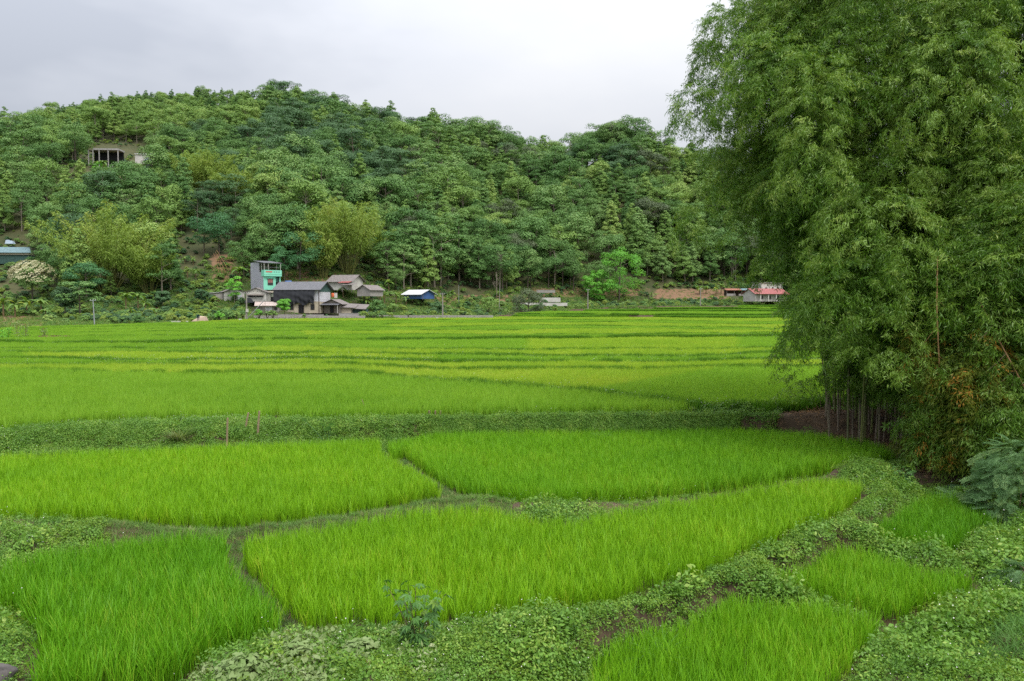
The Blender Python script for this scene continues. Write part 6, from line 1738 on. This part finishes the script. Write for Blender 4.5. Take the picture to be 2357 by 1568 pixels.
wire(t1, t2, 1.2, 'overhead wire from the thin left pole to the braced pole')
wire(t2, t3, 1.6, 'overhead wire passing in front of the netted house')
wire(t3, t4, 1.6, 'overhead wire from the hut pole to the tree pole')
wire(t4, t5, 1.2, 'overhead wire between the two right-hand concrete poles')

# ---------------------------------------------------------------- bananas, bare trees and other single plants
def banana_leaf_mesh():
    v = []; f = []; n = 7; L = 2.0
    for i in range(n + 1):
        t = i / n; x = L * (t - 0.12 * t * t); z = L * (0.62 * t - 0.95 * t ** 2.2); w = 0.30 * math.sin(math.pi * min(1, 0.08 + t * 0.95)) ** 0.7 * (1 if i < n else 0.15)
        v += [(x, -w, z - 0.14 * w), (x, 0, z + 0.06), (x, w, z - 0.14 * w)]
    for i in range(n):
        a = i * 3; f += [(a, a + 1, a + 4, a + 3), (a + 1, a + 2, a + 5, a + 4)]
    me = bpy.data.meshes.new('leaf'); me.from_pydata(v, [], f); me.materials.append(M['banana']); me.update(); return me
BLEAF = banana_leaf_mesh()
BSTEM = MB().tube([(0, 0, -0.4), (0, 0, 1.0), (0, 0, 2.0), (0, 0, 2.4)], [0.16, 0.13, 0.09, 0.05], 7).mesh('stem', M['banana_stem'])
def banana(x, y, z, s, label, group='banana plants'):
    o = empty('banana_plant', (x, y, z - 0.1), R.uniform(0, 6.28), label, 'banana plant', group, s)
    obj('stem', BSTEM, o)
    k = R.randint(6, 9)
    for i in range(k):
        a = i * 2.4 + R.uniform(-.3, .3); el = R.uniform(-0.75, 0.25)
        obj('leaf', BLEAF, o, (0, 0, 2.15 + R.uniform(-.25, .2)), (0, el, a), (R.uniform(.7, 1.1), R.uniform(.8, 1.2), 1))
def on_hill(c, r):
    """world point where the bare hillside shows at column c, row r"""
    d = ray(c, r); fdd = float(np.interp(c, HCa, tabfoot))
    Y = np.arange(fdd - 1, 560, 1.0); t = Y / d[1]; zz = EYE + d[2] * t; hz = hill_z(d[0] * t, Y)
    k = np.where(hz > zz)[0]
    i = k[0] if len(k) else 3
    return float(d[0] * t[i]), float(Y[i]), float(hz[i])
BAN = {'left field edge by the red soil bank': [(8, 728, 1.5), (35, 732, 1.3), (62, 728, 1.45), (95, 724, 1.3), (-15, 722, 1.5), (105, 738, 1.0)],
       'slope below the feathery bamboo': [(290, 715, 1.4), (318, 712, 1.5), (335, 720, 1.1), (300, 735, 0.9), (360, 735, 0.9)],
       'garden slope left of the houses': [(432, 640, 1.0), (450, 640, 1.0), (425, 610, 0.9), (445, 612, 0.9), (408, 615, 0.9), (415, 655, 0.9), (508, 680, 0.8)],
       'terrace behind the mint house': [(552, 655, 1.9), (575, 640, 1.6), (590, 605, 1.7), (598, 585, 1.6)],
       'garden behind the netted house': [(838, 700, 1.3), (860, 690, 1.5), (875, 695, 1.5), (895, 672, 1.3), (910, 660, 1.5), (885, 700, 1.2), (912, 700, 1.2), (790, 690, 1.2), (845, 712, 1.0), (935, 705, 1.0), (960, 703, 1.0), (970, 705, 0.9), (978, 672, 1.4)],
       'slope under the concrete frame': [(238, 398, 1.6), (242, 418, 1.6), (270, 405, 1.2), (222, 390, 1.2), (150, 400, 1.2), (330, 395, 1.0)],
       'right-hand hamlet': [(1660, 678, 1.5), (1648, 682, 1.3), (1610, 680, 1.3), (1625, 678, 1.2), (1500, 690, 0.9), (1510, 690, 0.9), (1040, 690, 1.0), (1150, 690, 0.9)]}
for where, lst in BAN.items():
    for c, r, s in lst:
        x, y, z = on_hill(c, r)
        banana(x, y, z, s, 'banana plant on the %s' % where if 'hamlet' not in where else 'banana plant beside the %s' % where, 'bananas, %s' % where)

def bare_tree_mesh(seed, H, branches=16, name='branches', spread=0.24):
    r = random.Random(seed); m = MB(); tr = MB()
    tr.tube([(0, 0, -0.5), (0.02 * H, 0, 0.3 * H), (-0.01 * H, 0.01 * H, 0.65 * H), (0.01 * H, 0, H)], [0.016 * H, 0.012 * H, 0.008 * H, 0.002 * H], 7)
    for k in range(branches):
        t = 0.3 + 0.65 * k / branches; a = r.uniform(0, 6.28); L = spread * H * (1.15 - t) * r.uniform(0.7, 1.3)
        s = Vector((0, 0, t * H)); e = s + Vector((math.cos(a) * L, math.sin(a) * L, L * r.uniform(0.9, 1.6)))
        m.tube([s, s.lerp(e, 0.5) + Vector((0, 0, -0.04 * L)), e], [0.005 * H, 0.0035 * H, 0.001 * H], 4, cap=False)
        for q in range(4):
            u_ = r.uniform(0.3, 0.95); s2 = s.lerp(e, u_); a2 = r.uniform(0, 6.28); L2 = L * 0.45
            m.tube([s2, s2 + Vector((math.cos(a2) * L2, math.sin(a2) * L2, L2 * 1.1))], [0.0022 * H, 0.0008 * H], 3, cap=False)
    return tr.mesh('trunk', M['bark_pale'], True), m.mesh('branches', M['bark_pale'])
for (c, r, hpx, seed, lab) in ((1152, 672, 90, 5, 'leafless pale tree standing left of the bright round tree'), (1143, 690, 62, 6, 'smaller leafless tree just left of the tall bare one'), (1000, 632, 65, 7, 'pale bare tree above the blue hut'),
                                (1277, 664, 85, 8, 'pale multi-stemmed tree with bare trunks beside the bright round tree'), (1692, 648, 60, 9, 'pale twin-trunked bare tree behind the open shed'), (1684, 646, 55, 10, 'slender pale trunk left of the twin-trunked tree')):
    x, y, z = on_hill(c, r); H = hpx * y / F
    tm, bm2 = bare_tree_mesh(seed, H); o = empty('bare_tree', (x, y, z), R.uniform(0, 6.28), lab, 'tree')
    obj('trunk', tm, o); obj('branches', bm2, o)
    if seed == 8:
        for q in (-0.8, 0.7, 1.3): obj('trunk', tm, o, (q * 0.5, 0.3 * q, 0), (0, q * 0.05, q), 0.85)

# feathery bamboo groves on the slope
def grove_mesh(seed, H, n, fan, mat='leaf_feather', dens=1.0):
    r = np.random.default_rng(seed); parts = []; cu = MB()
    for k in range(n):
        a = r.uniform(0, 6.28); q = math.sqrt(r.random()); b = np.array([math.cos(a) * q * 0.09 * H, math.sin(a) * q * 0.07 * H, 0])
        L = H * r.uniform(0.7, 1.08); f = fan * q * r.uniform(0.5, 1.2)
        tip = b + np.array([math.cos(a) * f * L, math.sin(a) * f * L * 0.8, L * (1 - 0.25 * f)])
        mid = b + (tip - b) * 0.55 + np.array([-math.cos(a) * f * L * 0.12, 0, L * 0.1])
        tt = np.linspace(0, 1, 10)
        crv = [b * (1 - t) ** 2 + mid * 2 * t * (1 - t) + tip * t * t for t in tt]
        # tip bends over
        crv[-1] = crv[-1] + np.array([math.cos(a), math.sin(a), -0.5]) * 0.05 * L
        cu.tube([tuple(c) for c in crv], [0.06 * H / 14 * (1.1 - t) + 0.01 for t in tt], 4, cap=False)
        m = int(380 * dens)
        t = 0.33 + 0.67 * r.random(m) ** 0.8
        P = (b * ((1 - t) ** 2)[:, None] + mid * (2 * t * (1 - t))[:, None] + tip * (t ** 2)[:, None])
        w = H * 0.062 * (0.35 + np.sin(np.pi * np.clip((t - 0.3) / 0.75, 0, 1)))
        d = r.normal(size=(m, 3)); d /= np.linalg.norm(d, axis=1, keepdims=True)
        P = P + d * (w * r.uniform(0.1, 1, m))[:, None] - np.array([0, 0, 1]) * (w * 0.35)[:, None]
        parts.append(leaf_dir(P, d * np.array([1, 1, 0.4]) + np.array([0, 0, -0.5]), r.uniform(0.6, 1.1, m), r.uniform(0.16, 0.28, m), r))
    v, f = merge(parts)
    return cu.mesh('culms', M['culm']), mesh_np('foliage', v, f, M[mat])
GROVES = [((250, 672), 24, 44, 0.8, 'feather', 'tallest feathery yellow-green bamboo grove on the left slope'), ((345, 676), 14, 34, 0.7, 'feather', 'smaller bamboo grove at the right foot of the tallest grove'),
          ((470, 462), 20, 36, 0.75, 'feather', 'yellow-green bamboo grove below the hilltop shed'), ((550, 490), 17, 36, 0.75, 'feather', 'olive bamboo grove right of the hilltop grove'),
          ((800, 630), 23, 40, 0.7, 'feather', 'plumed bamboo grove on the slope above the netted house'), ((872, 620), 14, 30, 0.75, 'feather', 'low bamboo grove right of the plumed grove'),
          ((745, 642), 14, 34, 0.6, 'feather', 'brownish-yellow bamboo thicket behind the grey roof')]
for k, ((c, r), H, n, fan, mt, lab) in enumerate(GROVES):
    x, y, z = on_hill(c, r)
    cm_, fm = grove_mesh(700 + k, H, n, fan, 'leaf_' + mt); o = empty('bamboo_grove', (x, y, z - 0.3), R.uniform(0, 6.28), lab, 'bamboo', 'bamboo groves on the slope')
    obj('culms', cm_, o); q = obj('foliage', fm, o); tag(q, kind='stuff')

# single trees that stand out
def single(c, r, H, kind, seed, mat, label, bark='bark', wide=1.0):
    x, y, z = on_hill(c, r) if r < 745 else (*G(c, r, 1.5)[:2], 1.5)
    tm, cm = tree_source(kind, seed, mat, bark, H)
    o = empty('tree', (x, y, z - 0.2), R.uniform(0, 6.28), label, 'tree'); o.scale = (wide, wide, 1)
    obj('trunk', tm, o); obj('crown', cm, o)
    return o
single(1425, 692, 22.0, 'dome', 801, 'leaf_bright', 'large bright green round tree at the forest edge')
single(1375, 694, 13.0, 'dome', 840, 'leaf_bright', 'smaller bright green round tree in front of the large one')
single(1375, 690, 15.0, 'broad', 802, 'leaf_mid', 'darker tree pressed against the left of the bright round tree', wide=1.1)
single(1320, 672, 16.5, 'broad', 812, 'leaf_mid', 'tall green tree left behind the bright round tree')
single(75, 700, 11.5, 'broad', 803, 'leaf_mid', 'rounded tree covered in cream blossom at the left edge', wide=1.15)
o = [q for q in bpy.data.objects if q.get('label', '').startswith('rounded tree covered')][0]
r_ = np.random.default_rng(5); d = r_.normal(size=(3800, 3)); d /= np.linalg.norm(d, axis=1, keepdims=True); d[:, 2] = np.where(d[:, 2] < -0.3, -d[:, 2], d[:, 2])
lump = 0.86 + 0.3 * fbm(d[:, 0] * 3 + 9, d[:, 1] * 3 + d[:, 2] * 4 + 9, 3)
kp = fbm(d[:, 0] * 5 + 3, d[:, 1] * 5 + d[:, 2] * 6, 19, 2) > 0.4
pos = (d * np.array([4.6, 4.6, 4.2]) * lump[:, None])[kp] + np.array([0, 0, 7.2])
v, f = leaf_quads(pos, d[kp] + np.array([0, 0, 0.5]), r_.uniform(0.12, 0.3, kp.sum()), 1.6, r_)
q = obj('blossom', mesh_np('blossom', v, f, M['blossom']), o); tag(q, kind='stuff')
x, y, z = on_hill(378, 575)
o = empty('tree', (x, y, z - 1), 0.3, 'small tree with white blossom right of the tallest bamboo grove', 'tree')
tm, cm = tree_source('broad', 804, 'leaf_mid', 'bark', 9.0); obj('trunk', tm, o); obj('crown', cm, o)
v, f = leaf_quads((d * np.array([3.0, 3.0, 3.0]) * lump[:, None])[kp][::2] + np.array([0, 0, 5.8]), d[kp][::2] + np.array([0, 0, 0.5]), 0.24, 1.6, r_)
q = obj('blossom', mesh_np('blossom', v, f, M['blossom']), o); tag(q, kind='stuff')
single(1062, 478, 11.0, 'sparse', 805, 'leaf_yellow', 'thin yellowish tree standing out in the middle of the forest', 'bark_pale')
single(185, 735, 9.0, 'layered', 806, 'leaf_mid', 'dark spreading tree behind the thin left pole', wide=1.3)
single(150, 735, 7.5, 'broad', 807, 'leaf_dark', 'dark bushy tree left of the thin left pole', wide=1.2)
single(655, 730, 4.6, 'broad', 808, 'leaf_bright', 'small green tree in the yard left of the netted house windows')
single(540, 700, 7.0, 'layered', 809, 'leaf_bright', 'light green papaya-like tree in front of the low white house', 'bark_pale', 0.8)
single(1122, 720, 5.6, 'shrub', 810, 'leaf_light', 'large round olive bush at the edge of the far fields', wide=0.9)
single(1004, 720, 3.8, 'shrub', 811, 'leaf_dark', 'dark green bush beside the concrete pole below the blue hut')
single(1070, 715, 2.6, 'shrub', 813, 'leaf_mid', 'small bush midway between the dark bush and the olive bush')
single(868, 725, 4.6, 'shrub', 814, 'leaf_mid', 'big green bush hugging the right end of the low shed')
single(905, 722, 3.2, 'shrub', 815, 'leaf_light', 'feathery light bush right of the big green bush')
single(1245, 712, 2.4, 'shrub', 816, 'leaf_dark', 'small dark bush in the far field under the long white wall')
single(465, 705, 4.6, 'broad', 817, 'leaf_dark', 'small dark tree on the garden slope left of the low white house')
single(375, 712, 5.0, 'broad', 818, 'leaf_dark', 'dark little tree at the foot of the garden slope')
single(1000, 690, 3.6, 'shrub', 819, 'leaf_light', 'round citrus bush directly behind the blue hut')
single(470, 592, 13.0, 'broad', 830, 'leaf_blue', 'dense bluish-green tree above the garden slope, left of a pair', wide=1.15)
single(505, 590, 14.0, 'broad', 831, 'leaf_blue', 'dense bluish-green tree above the bare red slope, right of a pair', wide=1.05)
single(690, 645, 14.5, 'broad', 832, 'leaf_blue', 'dense bluish-green tree directly behind the mint house', wide=1.2)
single(655, 650, 11.0, 'broad', 833, 'leaf_blue', 'smaller bluish-green tree between mint house and its tall neighbour', wide=1.1)
single(200, 700, 11.0, 'broad', 834, 'leaf_blue', 'bluish-green bushy tree under the tallest bamboo grove', wide=1.2)
single(228, 395, 4.0, 'shrub', 835, 'leaf_bright', 'shrub growing in front of the concrete frame, left one')
single(262, 392, 4.6, 'shrub', 836, 'leaf_mid', 'shrub growing in front of the concrete frame, middle one')
single(285, 395, 5.6, 'shrub', 837, 'leaf_dark', 'shrub growing in front of the concrete frame, right one')
single(160, 372, 7.0, 'shrub', 820, 'leaf_mid', 'large dark dome-shaped bush left of the concrete frame')
single(385, 372, 6.5, 'shrub', 821, 'leaf_light', 'round lime-topped bush right of the pale hill shed')

# vegetable patch and purple bed at the left field edge
p = Vector((*G(125, 781, 1.55)[:2], 1.55))
v, f = clump_leaves([(x, y, 0.25) for x in np.arange(-1.6, 1.7, 0.35) for y in (-0.3, 0.3)], [0.25] * 20, 30, 0.16)
tag(obj('purple_bed', mesh_np('purple_bed', v, f, M['purple']), None, p), 'low bed of purple-leaved plants at the left field edge', 'plants')
for k, (c, r, h) in enumerate(((40, 781, 2.3), (20, 782, 1.7), (60, 780, 2.0), (5, 783, 1.4), (101, 781, 1.5))):
    p = Vector((*G(c, r, 1.55)[:2], 1.5)); o = empty('bean_vine', p, R.uniform(0, 6), 'climbing bean plant on a stick at the left field edge, %s' % ('tallest', 'second from the edge', 'right of the tallest', 'at the picture edge', 'beside the purple bed')[k], 'bean plant', 'bean plants on sticks')
    MB().tube([(0, 0, 0), (0.05, 0, h)], 0.02, 5).build('stick', M['culm_dry'], o)
    n_ = 170; zz_ = rng.uniform(0.1, h * 0.95, n_); pos = np.stack([rng.normal(0, 0.22, n_), rng.normal(0, 0.2, n_), zz_], 1)
    v, f = leaf_quads(pos, rng.normal(size=(n_, 3)) + np.array([0, -0.6, 0.4]), 0.13, 1.3); q = obj('foliage', mesh_np('foliage', v, f, M['leaf_bright' if k % 2 else 'weed_pale']), o); tag(q, kind='stuff')

# stooping person at the field edge (a dozen pixels tall)
p = at_base(456, 739, field_d(456, 739)); p.z -= 0.1
o = empty('person', p, math.radians(25), 'person in dark teal clothes stooping at the field edge', 'person')
def skin(name, joints, edges, mat, parent):
    me = bpy.data.meshes.new(name); me.from_pydata([j[0] for j in joints], edges, []); me.materials.append(M[mat])
    ob = obj(name, me, parent); sm = ob.modifiers.new('skin', 'SKIN'); ss = ob.modifiers.new('smooth', 'SUBSURF'); ss.levels = ss.render_levels = 1
    for i, j in enumerate(joints): me.skin_vertices[0].data[i].radius = (j[1], j[1])
    me.skin_vertices[0].data[0].use_root = True
    return ob
M['teal_cloth'] = solid('teal_cloth', (0.03, 0.09, 0.11), (0.02, 0.05, 0.07), rough=0.9, scale=4)
M['skin'] = solid('skin', (0.4, 0.24, 0.16), None, rough=0.6, scale=4)
skin('body', [((0, 0, 0.85), 0.15), ((0, -0.22, 1.1), 0.16), ((0, -0.42, 1.28), 0.14), ((0, -0.55, 1.36), 0.06), ((0, -0.66, 1.4), 0.1), ((0, -0.7, 1.44), 0.09),
              ((-0.12, 0, 0.8), 0.1), ((-0.14, -0.08, 0.45), 0.075), ((-0.14, 0.02, 0.06), 0.05), ((0.12, 0, 0.8), 0.1), ((0.14, -0.1, 0.45), 0.075), ((0.15, 0.0, 0.06), 0.05),
              ((-0.22, -0.42, 1.22), 0.065), ((-0.26, -0.5, 0.95), 0.05), ((-0.2, -0.6, 0.72), 0.04), ((0.22, -0.42, 1.22), 0.065), ((0.26, -0.5, 0.95), 0.05), ((0.2, -0.6, 0.72), 0.04)],
     [(0, 1), (1, 2), (2, 3), (3, 4), (4, 5), (0, 6), (6, 7), (7, 8), (0, 9), (9, 10), (10, 11), (2, 12), (12, 13), (13, 14), (2, 15), (15, 16), (16, 17)], 'teal_cloth', o)
# pale earth mound beside the person
p = at_base(462, 736, field_d(462, 736) + 4); m = MB()
m.hexa([(-2.2, 0, -0.5), (1.1, 0, -0.5), (1.2, 1.4, -0.5), (-2.2, 1.4, -0.5)], [(-0.5, 0.4, 0.62), (0.8, 0.3, 0.6), (0.8, 1.1, 0.6), (-0.5, 1.1, 0.75)])
M['pale_earth'] = solid('pale_earth', (0.62, 0.47, 0.36), (0.45, 0.33, 0.25), rough=0.95, scale=1.2, bump=0.4)
tag(m.build('earth_heap', M['pale_earth'], None, False, p), 'pale pinkish earth heap at the field edge beside the person', 'heap')

# yard shrubs and pot plants in front of the houses
k = 0
for c, r, H, mt in ((596, 731, 2.0, 'bright'), (615, 731, 1.5, 'mid'), (628, 730, 1.8, 'light'), (700, 731, 0.8, 'mid'), (716, 731, 0.9, 'light'), (730, 731, 0.8, 'mid'), (752, 731, 0.8, 'dark'), (560, 732, 2.0, 'mid'), (545, 734, 1.8, 'light'), (525, 735, 2.2, 'mid'), (505, 736, 2.0, 'bright'), (485, 737, 1.6, 'mid'), (858, 731, 1.4, 'light'), (880, 729, 1.2, 'mid'), (940, 728, 1.2, 'light'), (1165, 724, 1.6, 'light'), (1200, 716, 1.4, 'mid')):
    Y = field_d(c, r) + 0.9; p = Vector(At(c, r, Y))
    tm, cm = tree_source('shrub', 900 + k, 'leaf_' + mt, 'bark', H)
    side = 'left of the pink-roofed hut' if c < 590 else ('by the pink-roofed hut' if c < 640 else ('before the netted house' if c < 770 else ('right of the low shed' if c < 900 else 'along the far field edge')))
    o = empty('yard_shrub', p, R.uniform(0, 6), 'low %s shrub at the field edge %s' % ({'bright': 'fresh green', 'mid': 'mid green', 'light': 'light green', 'dark': 'dark green'}[mt], side), 'shrub', 'yard shrubs')
    obj('branches', tm, o); obj('crown', cm, o); k += 1

# cut bamboo poles leaning on the red garden slope
for k, (c0, r0, c1, r1) in enumerate(((505, 632, 492, 583), (512, 630, 496, 580), (522, 634, 500, 585), (528, 628, 498, 575))):
    x, y, z = on_hill(c0, r0); p = Vector((x, y, z - 0.1)); q = Vector(At(c1, r1, y - 0.5))
    me = culm_mesh([Vector((0, 0, 0)), (q - p) * 0.5 + Vector((0, 0, 0.1)), q - p], 0.075, 0.04, M['culm_dry'], 0.8)
    tag(obj('leaning_pole', me, None, p), 'cut bamboo pole leaning on the bare red slope left of the mint house', 'bamboo pole', 'cut poles on the red slope')
